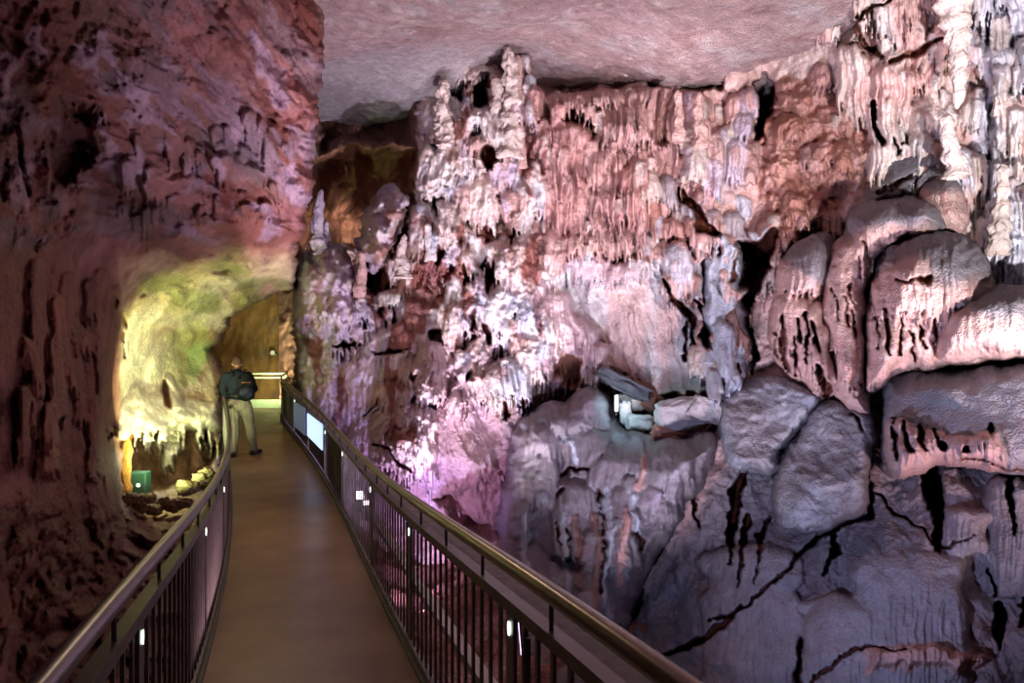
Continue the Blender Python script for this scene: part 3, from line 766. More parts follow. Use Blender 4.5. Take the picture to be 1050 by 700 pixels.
def m_bb(L):
    L.scatter([(375,205),(412,200),(415,240),(390,270),(375,260)], 26, (4, 12), (8, 24), (.05, .2), 6, [LILAC, CREAM*.95, PINK], .3, .8); L.relief(.28, 1.6, 1, 4, 'r'); L.relief(.08, 4, 1, 4, 'r'); L.tint(WHITE*.9, 2, 1, .1, .2, .6, 5); L.tint(BROWN*1.3, 1.6, 1, .25, .2, .7, 9)
body('stalagmite_block', 'blocky lilac boulder-like stalagmite in front of the ochre recess', 'stalagmite',
     [(377,215),(384,200),(398,195),(412,204),(416,220),(405,242),(395,248),(392,270),(384,276),(373,262),(374,240)], .7, 14, .9, LILAC, M_WALL, m_bb, 22, 9)
def m_lb(L):
    L.scatter([(303,285),(330,252),(352,262),(366,290),(352,330),(308,330)], 60, (4, 13), (10, 30), (.06, .25), 8, [LILAC, CREAM*.95, PINK, LILAC*1.1], .35, .8); L.relief(.25, 1.6, 1, 4, 'r'); L.relief(.07, 4, 1, 4, 'r'); L.tint(WHITE*.9, 2, 1, .1, .2, .6, 5); L.tint(BROWN*1.3, 1.6, 1, .25, .2, .7, 9)
body('flowstone_mound', 'knobbly lilac flowstone heap carrying the slim lone stalagmite', 'flowstone',
     [(303,330),(302,285),(312,262),(330,250),(345,256),(362,276),(372,300),(364,340),(330,350),(308,345)], .8, 22, .7, LILAC, M_WALL, m_lb, 23, 9)

# ------------------------------------------------------------------ ceiling
nx, ny = 460, 460
gx, gy = np.meshgrid(np.linspace(-9, 9.5, nx), np.linspace(1.0, 17.5, ny))
anch = [(-5.5,16,7.7),(-4.46,16,7.45),(-1.94,14.3,7.1),(.28,13,7.6),(1.35,12.6,7.1),(2.95,11.8,6.5),(4.2,11,6.5),(4.6,10,6.5),(0,9,6.6),(-3,9,6.7),(3,8,6.3),(0,4,6.2),(6,6,6.3),(-6,5,6.5),(9,9,6.8)]
wsum = 0; z = 0
for (ax, ay, az) in anch:
    w_ = 1/(((gx-ax)**2+(gy-ay)**2)**1.2+.3); wsum = wsum+w_; z = z+w_*az
z = z/wsum
z = z+.12*fbm(gx*.5, gy*.5, .3, 4)+.02*fbm(gx*3, gy*3, .7, 4, .7)
z = z+.10*np.abs(n2(gx*.9+gy*.3, gy*.15, 4))
Cc = np.tile(PINK*.62+LILAC*.28, gx.shape+(1,))
def cmix(C, m, c):
    m = m[..., None]; return C*(1-m)+np.asarray(c)*m
Cc = cmix(Cc, smooth01((fbm(gx*.4, gy*.4, 2.2, 4)+.1)/.5)*.6, PINK*.75+GREY*.35)
Cc = cmix(Cc, smooth01((fbm(gx*.9, gy*.9, 5.2, 5, .75)-.25)/.4)*.5, PALE)
Cc = cmix(Cc, smooth01((fbm(gx*1.6, gy*1.6, 9.2, 5, .75)-.5)/.3)*.45, CREAM)
Cc = cmix(Cc, smooth01((fbm(gx*1.3, gy*1.3, 7.2, 5, .75)-.4)/.3)*.6, ROSE*.8)
Cc = cmix(Cc, smooth01((gy-11.6+1.2*n2(gx*.6, gy*.6, 3))/2.0)*smooth01((1.5-gx)/2)*.7, PALE*.8+BLUISH*.15)  # paler towards the back left: bluish light put into the colour
Cc = cmix(Cc, smooth01((ridged(gx*.7, gy*.7, 2.2, 5)-.55)/.3)*.5, WHITE*.95)
P = np.stack([gx, gy, z], -1).reshape(-1, 3); idx = np.arange(nx*ny).reshape(ny, nx)
Q = np.stack([idx[:-1, :-1], idx[1:, :-1], idx[1:, 1:], idx[:-1, 1:]], -1).reshape(-1, 4)
ceil = link('ceiling', mesh_np(P, Q, Cc.reshape(-1, 3)), M_CEIL); tag(ceil, 'smooth pinkish limestone slab roof of the chamber', kind='structure')

# ------------------------------------------------------------------ left wall
lc = [-200, -100, 0, 50, 100, 130, 160, 200, 250, 290, 320, 350]
lr = [-120, 0, 60, 120, 180, 230, 270, 300, 340, 400, 450, 500, 560, 640, 720, 820]
LT = [
 [3.2,3.4,3.6,4.0,4.6,5.0,5.6,6.4,7.4, 8.4, 9.0, 9.6],
 [3.3,3.6,4.0,4.5,5.2,5.7,6.2,7.0,8.0, 9.0, 9.6,10.2],
 [3.4,3.8,4.3,4.9,5.6,6.1,6.7,7.5,8.5, 9.4,10.0,10.6],
 [3.5,3.9,4.6,5.4,6.2,6.6,7.2,8.0,8.9, 9.8,10.3,10.9],
 [3.5,4.0,4.9,5.9,6.8,7.3,7.8,8.6,9.4,10.2,10.6,11.2],
 [3.6,4.1,5.1,6.2,7.4,8.0,8.8,9.5,10.3,11.0,11.4,12.],
 [3.6,4.2,5.2,6.5,8.0,8.9,9.9,10.8,11.8,12.6,13.0,13.5],
 [3.6,4.2,5.2,6.6,8.3,9.8,11.0,12.0,13.0,14.0,14.5,15.],
 [3.6,4.2,5.2,6.5,8.3,10.6,12.0,13.0,14.0,15.0,15.5,16.],
 [3.6,4.2,5.1,6.3,8.2,11.2,12.4,13.2,14.2,15.5,16.,16.5],
 [3.6,4.1,5.0,6.1,8.0,10.6,11.6,12.4,13.6,15.,15.5,16.],
 [3.5,4.0,4.9,5.9,7.6, 9.8,11.0,11.6,12.6,14.,14.5,15.],
 [3.4,3.9,4.7,5.7,7.0, 8.2, 9.0, 9.6,10.6,12.,12.5,13.],
 [3.3,3.7,4.4,5.2,6.0, 6.6, 7.2, 7.8, 8.6, 9.6,10.,10.5],
 [3.1,3.5,4.0,4.5,5.0, 5.4, 5.8, 6.3, 7.0, 7.8, 8.,8.5],
 [3.0,3.2,3.5,3.8,4.1, 4.4, 4.7, 5.0, 5.6, 6.2, 6.5,7.0]]
def base_left(px, py): return interp_table(px, py, lc, lr, LT)
Lw = Layer(-190, 345, -110, 800, 1.6, base_left, BROWN*1.25, 31)
up = smooth01((265-Lw.Y+10*n2(Lw.X*.03, Lw.Y*.03))/30)
leg = smooth01((128-Lw.X-(Lw.Y-400)*.03+6*n2(Lw.Y*.03, Lw.Y*0+1))/14)*smooth01((Lw.Y-215)/50)
Lw.tint(ROSE*.95, .5, 1, -.1, .4, .6, 3)
Lw.tint(BROWN*.7, .6, 1, .1, .3, .6, 7)
Lw.tint(PINK*.8, .6, 1, .12, .4, .6, 13, smooth01((Lw.X-60)/150)*up)
Lw.tint(OCHRE*.35+GREY*.25, .7, 1, .15, .3, .6, 17, up)
Lw.relief(.35, .5, 1, 4, 'f', None, 2)
Lw.relief(.22, 1.1, 1, 5, 'r', up, 4)
_u = (Lw.wx+Lw.wz)*.7; _v = (Lw.wx-Lw.wz)*.7
Lw.D -= up*.20*ridged(_u*1.7, _v*.55, Lw.wy*.3, 5)
Lw.D -= up*.06*ridged(_u*5, _v*2, .7, 4)
Lw.relief(.04, 7.0, 1, 3, 'r', up, 8)
Lw.relief(.10, 1.8, .6, 4, 'r', leg, 9)
def streak(col, fu, fv, thr, amt, sd):
    n = fbm(_u*fu+sd, _v*fv+sd, Lw.wy*.4, 5, .6)
    Lw.mix((slice(None), slice(None)), smooth01((n-thr)/.25)*amt*up, col)
streak(ROSE*1.15, 1.6, .5, .0, .6, 3.); streak(GREY*.8, 1.2, .5, .15, .6, 13.); streak(CLAY_SHADE*1.4, 1.8, .6, .25, .7, 23.); streak(LILAC*.8, 2.5, .8, .35, .7, 33.)
# fluted leg of rock
fl = fbm(Lw.wx*2.4+Lw.wy*1.2, Lw.wz*.22, .3, 3)
Lw.D += leg*.22*fl*smooth01((Lw.Y-230)/60)*smooth01((560-Lw.Y)/80)
Lw.relief(.06, 2.6, .5, 4, 'f', leg, 14)
for k in range(46):
    x = Lw.rs.uniform(20, 118); y = Lw.rs.uniform(255, 420); h_ = Lw.rs.uniform(20, 90)
    Lw.bell(x, y, Lw.rs.uniform(4, 11), h_, Lw.rs.uniform(.1, .28), 8, BROWN*Lw.rs.uniform(1.1, 1.7), .3, None, .8, 0, .7)
Lw.hole([(60,98),(104,106),(108,130),(96,170),(70,192),(46,188),(40,150),(56,130)], .5, 14, BROWN*.85, 8, .8)
Lw.crack([(18,130),(22,165),(28,200)], 4, .3, CLAY_SHADE, 2)
# white calcite frosting along the ridge
for pts in [[(38,-10),(42,20),(36,38),(48,52)], [(62,18),(82,30),(78,60),(98,76),(104,92)], [(96,40),(118,66),(134,84)], [(104,104),(106,140),(116,165),(124,176)],
            [(140,96),(148,112),(170,128),(176,140)], [(132,120),(146,150),(142,190)], [(165,150),(185,160),(200,185),(215,196)], [(2,64),(6,100),(3,140),(12,180),(16,220)],
            [(20,180),(26,215),(24,245)], [(262,40),(272,60),(262,84)], [(288,80),(292,104)], [(270,120),(262,100)], [(220,150),(228,180),(222,200)], [(190,200),(210,190),(240,200)],
            [(0,70),(10,90),(12,130)], [(36,250),(40,268)], [(168,60),(180,75)], [(300,170),(285,190),(300,205)]]:
    q = [(a+Lw.rs.uniform(-3, 3), b+Lw.rs.uniform(-3, 3)) for a, b in pts]
    Lw.frost(q, 12, LILAC*1.05, 0, .85)
Lw.tint(LILAC*.9, 2.2, .35, .25, .25, .75, 41, smooth01((Lw.X-110)/40)*smooth01((Lw.Y-100)/40)*up)
for k in range(60):
    x = Lw.rs.uniform(120, 300); y = Lw.rs.uniform(120, 235)
    Lw.bell(x, y-10, Lw.rs.uniform(3, 8), Lw.rs.uniform(10, 34), Lw.rs.uniform(.05, .2), 7, None, .4, None, .8, 0, .9)
# niche: yellow-green of its lamps put into the stone colour, pale calcite
nich = smooth01((Lw.X-118-(Lw.Y-350)*.02)/10)*smooth01((Lw.Y-250-12*n2(Lw.X*.03, Lw.Y*.02))/25)
Lw.mix((slice(None), slice(None)), nich*.95, OCHRE*1.15+PALE*.25)
Lw.tint(CREAM, .8, .6, -.1, .4, .6, 51, nich)
Lw.tint(BROWN*1.3, 1.4, .4, .1, .2, .65, 57, nich)
Lw.tint(OCHRE*np.array((.6,.9,.7)), 1.0, .6, .1, .3, .7, 58, nich)
Lw.mix((slice(None), slice(None)), nich*smooth01((200-Lw.X)/50)*smooth01((Lw.Y-320)/50)*.8, CREAM*1.1)
Lw.relief(.20, 1.2, .5, 5, 'r', nich, 15)
Lw.relief(.05, 4, .5, 4, 'r', nich, 19)
Lw.D -= nich*.12*fbm(Lw.wx*3, Lw.wz*.3, .4, 3)*smooth01((Lw.Y-320)/40)
Lw.mix((slice(None), slice(None)), smooth01((sdf(Lw.X, Lw.Y, [(184,352),(212,348),(228,330),(205,395),(196,402),(190,380)]))/8)*.5, np.array((.22,.34,.16)))
# bulging shelf over an undercut
def bulge(L, poly, p, r, col=None, cm=1.0, rag=4):
    d = sdf(L.X+rag*n2(L.X*.08, L.Y*.08, 3), L.Y+rag*n2(L.X*.09, L.Y*.09, 6), poly)
    L.D -= p*np.sqrt(np.clip(1-(1-np.clip(d/r, 0, 1))**2, 0, 1))
    if col is not None: L.mix((slice(None), slice(None)), smooth01(d/3)*cm, col)
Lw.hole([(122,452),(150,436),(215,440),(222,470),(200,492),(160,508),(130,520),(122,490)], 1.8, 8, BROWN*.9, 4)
bulge(Lw, [(118,452),(121,418),(140,398),(170,400),(190,410),(226,414),(228,440),(205,448),(190,444),(178,456),(168,446),(150,450),(140,442),(128,450)], .8, 24, CREAM*1.05)
for k in range(24):
    x = Lw.rs.uniform(140, 215); Lw.bell(x, 428+Lw.rs.uniform(0, 10), Lw.rs.uniform(2, 4.5), Lw.rs.uniform(10, 26), .12, 8, CREAM, .3, None, .8, 0, .95)
Lw.bell(172, 434, 6, 46, .25, 5, CREAM*1.1, .3)
Lw.hole([(166,390),(170,386),(176,408),(174,420),(168,414)], .8, 4, CLAY_SHADE*1.5, 1)
bulge(Lw, [(168,388),(176,384),(188,404),(190,420),(176,420)], .35, 7, CREAM, 1, 1)
for (x, y) in [(124,345),(128,328),(118,310),(126,360)]: Lw.ell(x, y, 3, 8, .4, CLAY_SHADE*1.2, 3, 2)
# rubble slope foot
low = smooth01((Lw.Y-505)/30)
Lw.mix((slice(None), slice(None)), low*.85, BROWN*.85)
Lw.relief(.30, 1.6, 2.2, 4, 'r', low, 91)
Lw.mix((slice(None), slice(None)), smooth01(sdf(Lw.X+5*n2(Lw.X*.1, Lw.Y*.1), Lw.Y, [(118,500),(160,515),(200,492),(228,470),(236,520),(200,535),(140,535)])/6)*.8, OCHRE*1.1+PALE*.2)
# right edge outline of the overhang and step in front of the end wall
edge_y = [-110, 0, 60, 100, 150, 178, 185, 200, 215, 232, 250, 275, 296, 304, 318, 326, 345, 358, 372, 420, 800]
edge_x = [348, 334, 328, 324, 318, 316, 323, 314, 310, 311, 303, 301, 300, 272, 246, 232, 228, 214, 224, 226, 228]
ex = np.interp(Lw.Y, edge_y, edge_x)+3*n2(Lw.Y*.12, Lw.X*.03, 2)+2*n2(Lw.Y*.33, Lw.X*.08, 7)
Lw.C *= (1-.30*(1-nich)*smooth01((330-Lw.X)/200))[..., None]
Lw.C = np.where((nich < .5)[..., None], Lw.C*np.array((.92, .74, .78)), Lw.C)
ex = np.where(Lw.Y > 480, 345, ex)
Lw.warp(((4, 30), (2, 10), (.8, 4)))
de = ex-Lw.X
Lw.D += np.where(de < 8, (1-np.sqrt(np.clip(1-(1-np.clip(de/8, 0, 1))**2, 0, 1)))*.45, 0)
Lw.D += np.where(de < 0, np.clip(-de/5, 0, 1)*2.2, 0)
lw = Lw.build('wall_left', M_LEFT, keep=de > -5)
tag(lw, 'reddish brown overhanging chamber wall left of the walkway, opening into a yellow lit niche', kind='structure')

# tunnel end wall
E = Layer(196, 330, 160, 520, 1.6, lambda a, b: 21.5+0*a-(a-250)*.012+(b-350)*-.004, OCHRE, 41)
E.tint(BROWN*1.3, .6, .4, 0, .3, .6, 3); E.tint(OCHRE*1.4, .5, .5, .05, .3, .5, 8); E.tint(GREY*.6, .9, 1, .25, .2, .4, 6)
E.relief(.25, .5, .6, 4, 'f'); E.relief(.04, 3, .5, 3, 'r')
ew = E.build('wall_back', M_NICHE); tag(ew, 'plain ochre rock wall closing the tunnel behind the platform', kind='structure')

# ------------------------------------------------------------------ ground below the walkway
nx, ny = 300, 330
gx, gy = np.meshgrid(np.linspace(-11, 9, nx), np.linspace(-2, 23, ny))
z = -1.75+.25*fbm(gx*.5, gy*.5, .2, 3)+.22*ridged(gx*1.3, gy*1.3, .4, 4)+.05*ridged(gx*5, gy*5, .9, 3)
z = z-.5*smooth01((gx-.5)/2)
Cg = np.tile(BROWN*1.1, gx.shape+(1,)); Cg = cmix(Cg, smooth01((fbm(gx*.8, gy*.8, 4, 4))/.4)*.6, ROSE)
P = np.stack([gx, gy, z], -1).reshape(-1, 3); idx = np.arange(nx*ny).reshape(ny, nx)
Q = np.stack([idx[:-1, :-1], idx[:-1, 1:], idx[1:, 1:], idx[1:, :-1]], -1).reshape(-1, 4)
g = link('floor', mesh_np(P, Q, Cg.reshape(-1, 3)), M_GROUND); tag(g, 'dark red-brown rocky cave floor under the walkway', kind='structure')

# loose stones of the niche floor
k = 0
NS = ['in front of the green box', 'at the niche shelf foot', 'between the niche and the rail', 'below the orange post', 'near the far niche corner']
rb = random.Random(3)
stones = []
for i in range(26):
    t_ = i/25
    px = 128+100*t_+rb.uniform(-5, 5); py = 512+6*math.sin(t_*5)-34*max(0, t_-.45)*1.3+rb.uniform(-7, 7)
    Y = 9.6+.8*t_
    s_ = rb.uniform(.10, .24)
    o = boulder('rubble_stone', 'pale broken stone lying on the dark slope below the lit niche', 'rock', at(px, py, float(Y)), (s_, s_*.8, s_*.6), M_NICHE, (OCHRE*.6+PALE*.12), 20+i, .3, rb.uniform(-.4, .4), 'loose pale stones below the lit niche')
rb = random.Random(9)
# ------------------------------------------------------------------ walkway
ks = [-1.5, 0, 1.37, 2.35, 4.28, 6.16, 8.4, 10.1, 11.85, 13.6, 16, 18.5]
XR = [1.35, .80, .33, -.02, -.63, -1.24, -2.09, -2.77, -3.51, -4.38, -5.3, -6.15]
XL = [.05, -.45, -.93, -1.265, -1.93, -2.60, -3.48, -4.18, -4.98, -5.80, -6.7, -7.45]
DD = [1.6, 1.6, 1.63, 1.72, 1.93, 2.08, 2.12, 2.07, 2.0, 1.93, 1.86, 1.82]
XR = [4.96329e-06, -0.000138213, 0.000742973, 0.000223209, -0.338146, 0.786236]
XL = [3.25182e-06, -7.63505e-05, 0.000284128, -0.00219244, -0.330313, -0.474987]
DD = [-7.1879e-06, 0.000380721, -0.00687054, 0.0431427, -0.0015364, 1.56664]
def cr(y, T_): return float(np.polyval(T_, y))
def Rp(y): return Vector((cr(y, XR), y, CZ-cr(y, DD)))
def Lp(y): return Vector((cr(y, XL), y, CZ-cr(y, DD)))
M_STEEL = plain('grey painted steel', (.16, .14, .15), .42, .55, .15, 12, .1)
M_RAIL = plain('worn bronze handrail', (.19, .15, .12), .3, .85, .2, 6, .1)
M_RAILB = plain('dark grey handrail', (.17, .145, .165), .35, .75, .15, 6, .1)
M_DUST = plain('dusty grey ledge', (.30, .26, .27), .7, .0, .35, 14, .5)
M_BASE = plain('dark steel edge', (.08, .07, .07), .5, .4, .2, 14)
M_LAMP = plain('glowing lamp lens', (.9, 1, .9), .4, 0, 0, 5, 0, (.85, 1.0, .85), 5)
M_SHADE = plain('dark shade sheet', (.07, .065, .055), .5, .3, .3, 6)
M_GREENP = plain('pale green painted panel', (.30, .48, .38), .5, .1, .1, 6)

def deck_mat():
    m, nt, b = nodes('worn brown deck coating'); N = nt.nodes; L = nt.links
    tc = N.new('ShaderNodeTexCoord')
    n = N.new('ShaderNodeTexNoise'); n.inputs['Scale'].default_value = .9; n.inputs['Detail'].default_value = 8; n.inputs['Roughness'].default_value = .6
    L.new(tc.outputs['Object'], n.inputs['Vector'])
    cr_ = N.new('ShaderNodeValToRGB'); e_ = cr_.color_ramp.elements
    e_[0].position = .35; e_[0].color = (.22, .12, .07, 1); e_[1].position = .65; e_[1].color = (.38, .23, .13, 1)
    L.new(n.outputs['Fac'], cr_.inputs['Fac']); L.new(cr_.outputs['Color'], b.inputs['Base Color'])
    n2_ = N.new('ShaderNodeTexNoise'); n2_.inputs['Scale'].default_value = 3; n2_.inputs['Detail'].default_value = 6
    L.new(tc.outputs['Object'], n2_.inputs['Vector'])
    mr = N.new('ShaderNodeMapRange'); mr.inputs['To Min'].default_value = .22; mr.inputs['To Max'].default_value = .5
    L.new(n2_.outputs['Fac'], mr.inputs['Value']); L.new(mr.outputs['Result'], b.inputs['Roughness'])
    n3 = N.new('ShaderNodeTexNoise'); n3.inputs['Scale'].default_value = 45; n3.inputs['Detail'].default_value = 4
    L.new(tc.outputs['Object'], n3.inputs['Vector'])
    bp = N.new('ShaderNodeBump'); bp.inputs['Strength'].default_value = .25; bp.inputs['Distance'].default_value = .006
    L.new(n3.outputs['Fac'], bp.inputs['Height']); L.new(bp.outputs['Normal'], b.inputs['Normal'])
    return m
M_DECK = deck_mat()
walk = empty('walkway', (0, 6, 0)); tag(walk, 'long raised brown walkway curving gently between the two railings', 'walkway')
ys = np.linspace(-1.4, 18.9, 90)
V = []; Fc = []
for y in ys:
    a = Lp(y); b = Rp(y)
    V += [a, b, b-Vector((0,0,.10)), a-Vector((0,0,.10))]
for i in range(len(ys)-1):
    for k_ in range(4): Fc.append((i*4+k_, i*4+(k_+1) % 4, (i+1)*4+(k_+1) % 4, (i+1)*4+k_))
Fc += [(3,2,1,0), tuple(4*(len(ys)-1)+q for q in range(4))]
mb = MB(); mb.add(V, Fc); o = mb.build('deck', M_DECK, walk)
def frames(fn, side, y0, y1, n):
    out = []
    for y in np.linspace(y0, y1, n):
        t = (fn(y+.05)-fn(y-.05)); t.z = 0; t.normalize()
        out.append((fn(y), Vector((t.y, -t.x, 0))*side))
    return out
for fn, side, nm in ((Rp, 1, 'side_beam'), (Lp, -1, 'side_beam')):
    MB().profile(frames(fn, side, -1.4, 18.8, 60), [(-.05,-.28),(.05,-.28),(.05,-.101),(-.05,-.101)]).build(nm, M_BASE, walk)
for y in (3.0, 7.4, 11.5, 15.5):
    for fn in (Rp, Lp):
        p = fn(y); MB().tube([p+Vector((0,0,-.28)), Vector((p.x, p.y, -2.0))], .06, 10).build('support_leg', M_BASE, walk)
walk.location = (0, 0, 0)

POST_R = [.45, 1.37, 2.35, 4.28, 6.16, 8.4, 10.1, 11.85, 13.6, 16.0, 18.5]
POST_L = [.35, 2.25, 4.28, 6.16, 8.4, 10.1, 11.85, 13.8, 16.1, 18.5]
POST_R = [.40, 2.35, 4.28, 6.16, 8.4, 10.1, 11.85, 13.6, 16.0, 18.5]
def railing(name, label, fn, side, posts, mrail, ledge, gate=True):
    root = empty(name); tag(root, label, 'railing')
    y0, y1 = posts[0], posts[-1]
    fr = frames(fn, side, y0-.5, y1, 90)
    up = Vector((0, 0, 1))
    MB().tube([p+u*.0+up*.95 for p, u in fr], .029, 14).build('handrail', mrail, root, smooth=True)
    MB().profile(fr, [(-.02,.80),(.028,.80),(.028,.842),(-.02,.842)]).build('top_bar', M_STEEL, root)
    MB().profile(fr, [(-.02,.03),(.02,.03),(.02,.07),(-.02,.07)]).build('bottom_bar', M_STEEL, root)
    MB().profile(fr, [(-.04,.001),(.03,.001),(.03,.022),(-.04,.022)]).build('toe_strip', M_BASE, root)
    if ledge:
        MB().profile(fr, [(.03,.812),(.125,.80),(.125,.83),(.03,.838)]).build('outer_ledge', M_DUST, root)
    nb = 0; far = MB()
    for i, y in enumerate(posts):
        (p, u), = frames(fn, side, y, y, 1)
        t = Vector((-u.y, u.x, 0))
        pm = MB().box(p+up*.41, (.014, .085, .80), (u, t, up))
        po = pm.build('post', M_STEEL, root, bevel=.003)
        if y < 15:
            q = p-u*.0095+up*.735
            lm = MB(); n = 20; V_ = []; 
            for k_ in range(n):
                an = 2*math.pi*k_/n; rr = .016*(1+.25*max(0, math.sin(an)))
                V_.append(q+t*(math.cos(an)*rr*.72)+up*(math.sin(an)*rr*1.35))
            V2 = [v_-u*.002 for v_ in V_]
            lm.add(V_+V2, [tuple(range(n)), tuple(range(2*n-1, n-1, -1))]+[(k_, (k_+1) % n, n+(k_+1) % n, n+k_) for k_ in range(n)])
            lo = lm.build('post_lamp', M_LAMP, root)
        if i < len(posts)-1:
            y2 = posts[i+1]; L = y2-y
            for f_ in (.18, .5, .82):
                (pp, uu), = frames(fn, side, y+L*f_, y+L*f_, 1)
                MB().tube([pp+up*.84, pp+up*.93], .007, 8).build('handrail_stem', M_STEEL, root)
            nbal = 15
            for k_ in range(nbal):
                yy = y+L*(k_+1)/(nbal+1)
                (pp, uu), = frames(fn, side, yy, yy, 1); tt = Vector((-uu.y, uu.x, 0))
                if nb < 96:
                    MB().box(pp+up*.435, (.011, .022, .74), (uu, tt, up)).build('baluster', M_STEEL, root)
                else:
                    far.box(pp+up*.435, (.011, .022, .74), (uu, tt, up))
                nb += 1
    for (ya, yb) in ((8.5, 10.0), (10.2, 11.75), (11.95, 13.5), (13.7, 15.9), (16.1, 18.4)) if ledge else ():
        MB().profile(frames(fn, side, ya, yb, 8), [(.022,.09),(.026,.09),(.026,.79),(.022,.79)]).build('shade_sheet', M_SHADE, root)  # dark sheets added for the shaded wall base behind the rail
    if far.v: tag(far.build('distant_balusters', M_STEEL, root), kind='stuff')
    return root
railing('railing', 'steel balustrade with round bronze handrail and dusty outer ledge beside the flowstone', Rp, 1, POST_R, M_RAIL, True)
railing('railing', 'steel balustrade with dark round handrail on the niche side where the person leans', Lp, -1, POST_L, M_RAILB, False)
# far cross railing
fr_root = empty('railing'); tag(fr_root, 'short pale green railing closing the far end of the walkway', 'railing')
A = Lp(18.5); B = Rp(18.5)
up = Vector((0, 0, 1))
MB().tube([A+up*.95, B+up*.95], .03, 12).build('handrail', M_GREENP, fr_root, smooth=True)
MB().box((A+B)/2+up*.84, ((B-A).length, .04, .04)).build('top_bar', M_GREENP, fr_root)
MB().box((A+B)/2+up*.13, ((B-A).length, .03, .24)).build('kick_panel', M_GREENP, fr_root, bevel=.01)
for f_ in (0, 1):
    MB().box(A.lerp(B, f_)+up*.46, (.06, .05, .92)).build('post', M_GREENP, fr_root, bevel=.005)

# pale cable trunking running outside the right railing
tr = MB(); fr = frames(Rp, 1, -.5, 9.6, 50)
tr.profile(fr, [(.52,-.42),(.62,-.42),(.62,-.36),(.52,-.36)])
o = tr.build('cable_trunking', plain('pale trunking', (.55,.5,.5), .6, 0, .1, 8)); tag(o, 'pale narrow cable trunking running low along the outside of the flowstone-side railing', 'cable duct')

# glowing sheets added for the lamp glare seen through the right rail (far stretch)
M_GLARE = plain('pale blue glare sheet', (.6, .75, .9), .4, 0, .1, 5, 0, (.45, .62, 1.0), 1.3)
M_GLARE2 = plain('dim blue glare sheet', (.22, .28, .42), .4, 0, .1, 5, 0, (.15, .2, .4), .25)
def panel(y0, y1, z0, z1, m, label):
    root = empty('glare_panel'); tag(root, label, 'glare panel')
    a = Rp(y0); b = Rp(y1); d = (b-a); d.z = 0; L = d.length; d.normalize(); u = Vector((d.y, -d.x, 0))
    c = (a+b)/2-u*.035
    c.z = (a.z+b.z)/2+(z0+z1)/2
    MB().box(c, (.02, L, z1-z0), (u, d, up)).build('lens', m, root)
    MB().box(c+u*.022, (.02, L+.04, z1-z0+.04), (u, d, up)).build('housing', M_BASE, root, bevel=.004)
panel(10.2, 11.8, .42, .80, M_GLARE, 'bright pale blue glow sheet standing for lamp glare behind the far balusters')
panel(12.1, 13.4, .30, .78, M_GLARE2, 'dim blue glare sheet standing for glow seen through the balusters next to the tunnel')

# floodlights outside the railing
def flood(name, label, c, aim, size, mat):
    root = empty(name, c); tag(root, label, 'floodlight')
    d = (Vector(aim)-Vector(c)).normalized(); r_ = d.cross(Vector((0,0,1))).normalized(); w_ = r_.cross(d)
    MB().box((0,0,0), (size[0], size[1], .08), (r_, w_, d)).build('housing', M_BASE, root, bevel=.01)
    MB().box(tuple(d*.045), (size[0]*.86, size[1]*.86, .012), (r_, w_, d)).build('lens', mat, root)
    MB().box(tuple(-d*.05-Vector((0,0,.1))), (.03, .03, .22)).build('bracket', M_BASE, root)
M_FL1 = plain('violet white lens', (.8,.7,1), .3, 0, 0, 5, 0, (.65,.5,1.0), 3.5)
M_ROCKGLOW = plain('pink white rock glow', (1,.9,.9), .3, 0, 0, 5, 0, (1,.85,.9), 7)  # glow for bright pieces of rock, added as small blocks
flood('floodlight', 'tall narrow violet-white floodlight glowing behind the near balusters', at(538, 655, 3.3), at(470, 640, 5), (.03, .17), M_FL1)
flood('floodlight', 'small pinkish glowing stand-in for bright rock seen between balusters midway along the rail', at(369, 508, 9.0), at(380, 420, 5.0), (.12, .12), M_ROCKGLOW)
flood('floodlight', 'small round white glowing stand-in for bright rock beside the pinkish one', at(376, 516, 8.6), at(380, 420, 5.0), (.08, .06), M_ROCKGLOW)

flood('floodlight', 'small lilac-white tube light glowing inside the turquoise-lit hollow', at(632, 413, 11.35), at(640, 430, 9), (.07, .3), plain('lilac white lens', (.9,.8,1), .3, 0, 0, 5, 0, (.9,.8,1.0), 2.2))
# green electrical box and orange post in the niche
bx = empty('electric_box', at(143.5, 497, 10.6)); tag(bx, 'dark green electric box with a small white square, in the niche undercut', 'electric box')
M_BOX = plain('dark green box paint', (.03, .09, .075), .5, .1, .1, 8)
MB().box((0, 0, 0), (.27, .16, .42)).build('housing', M_BOX, bx, bevel=.015)
MB().box((0, -.085, 0), (.24, .012, .39)).build('door', M_BOX, bx, bevel=.006)
MB().box((.025, -.095, .015), (.045, .012, .045)).build('indicator', plain('white indicator', (.9,.95,.9), .4, 0, 0, 5, 0, (.8,1,.9), 2.5), bx)
MB().box((0.115, -.095, -.02), (.012, .012, .05)).build('latch', M_STEEL, bx)
spire('column', 'thin orange-brown rock post left of the dark green electric box', 'stone column', 131, 440, 515, 10.5, 4, 5, np.array((.45,.19,.05)), 3, 0, M_NICHE, False, .2)
# small wall sensor in the tunnel
sn = empty('wall_lamp', at(279.5, 363.5, 20.6))
tag(sn, 'tiny white bulkhead lamp on the ochre end wall above the far railing', 'wall lamp')
MB().sphere((0, 0, .06), (.07, .06, .07)).build('lens', plain('soft white lens', (.8,.8,.7), .4, 0, 0, 5, 0, (1,.95,.7), .3), sn, smooth=True)
MB().box((0, .12, 0), (.2, .14, .05)).build('base', M_GREENP, sn, bevel=.01)

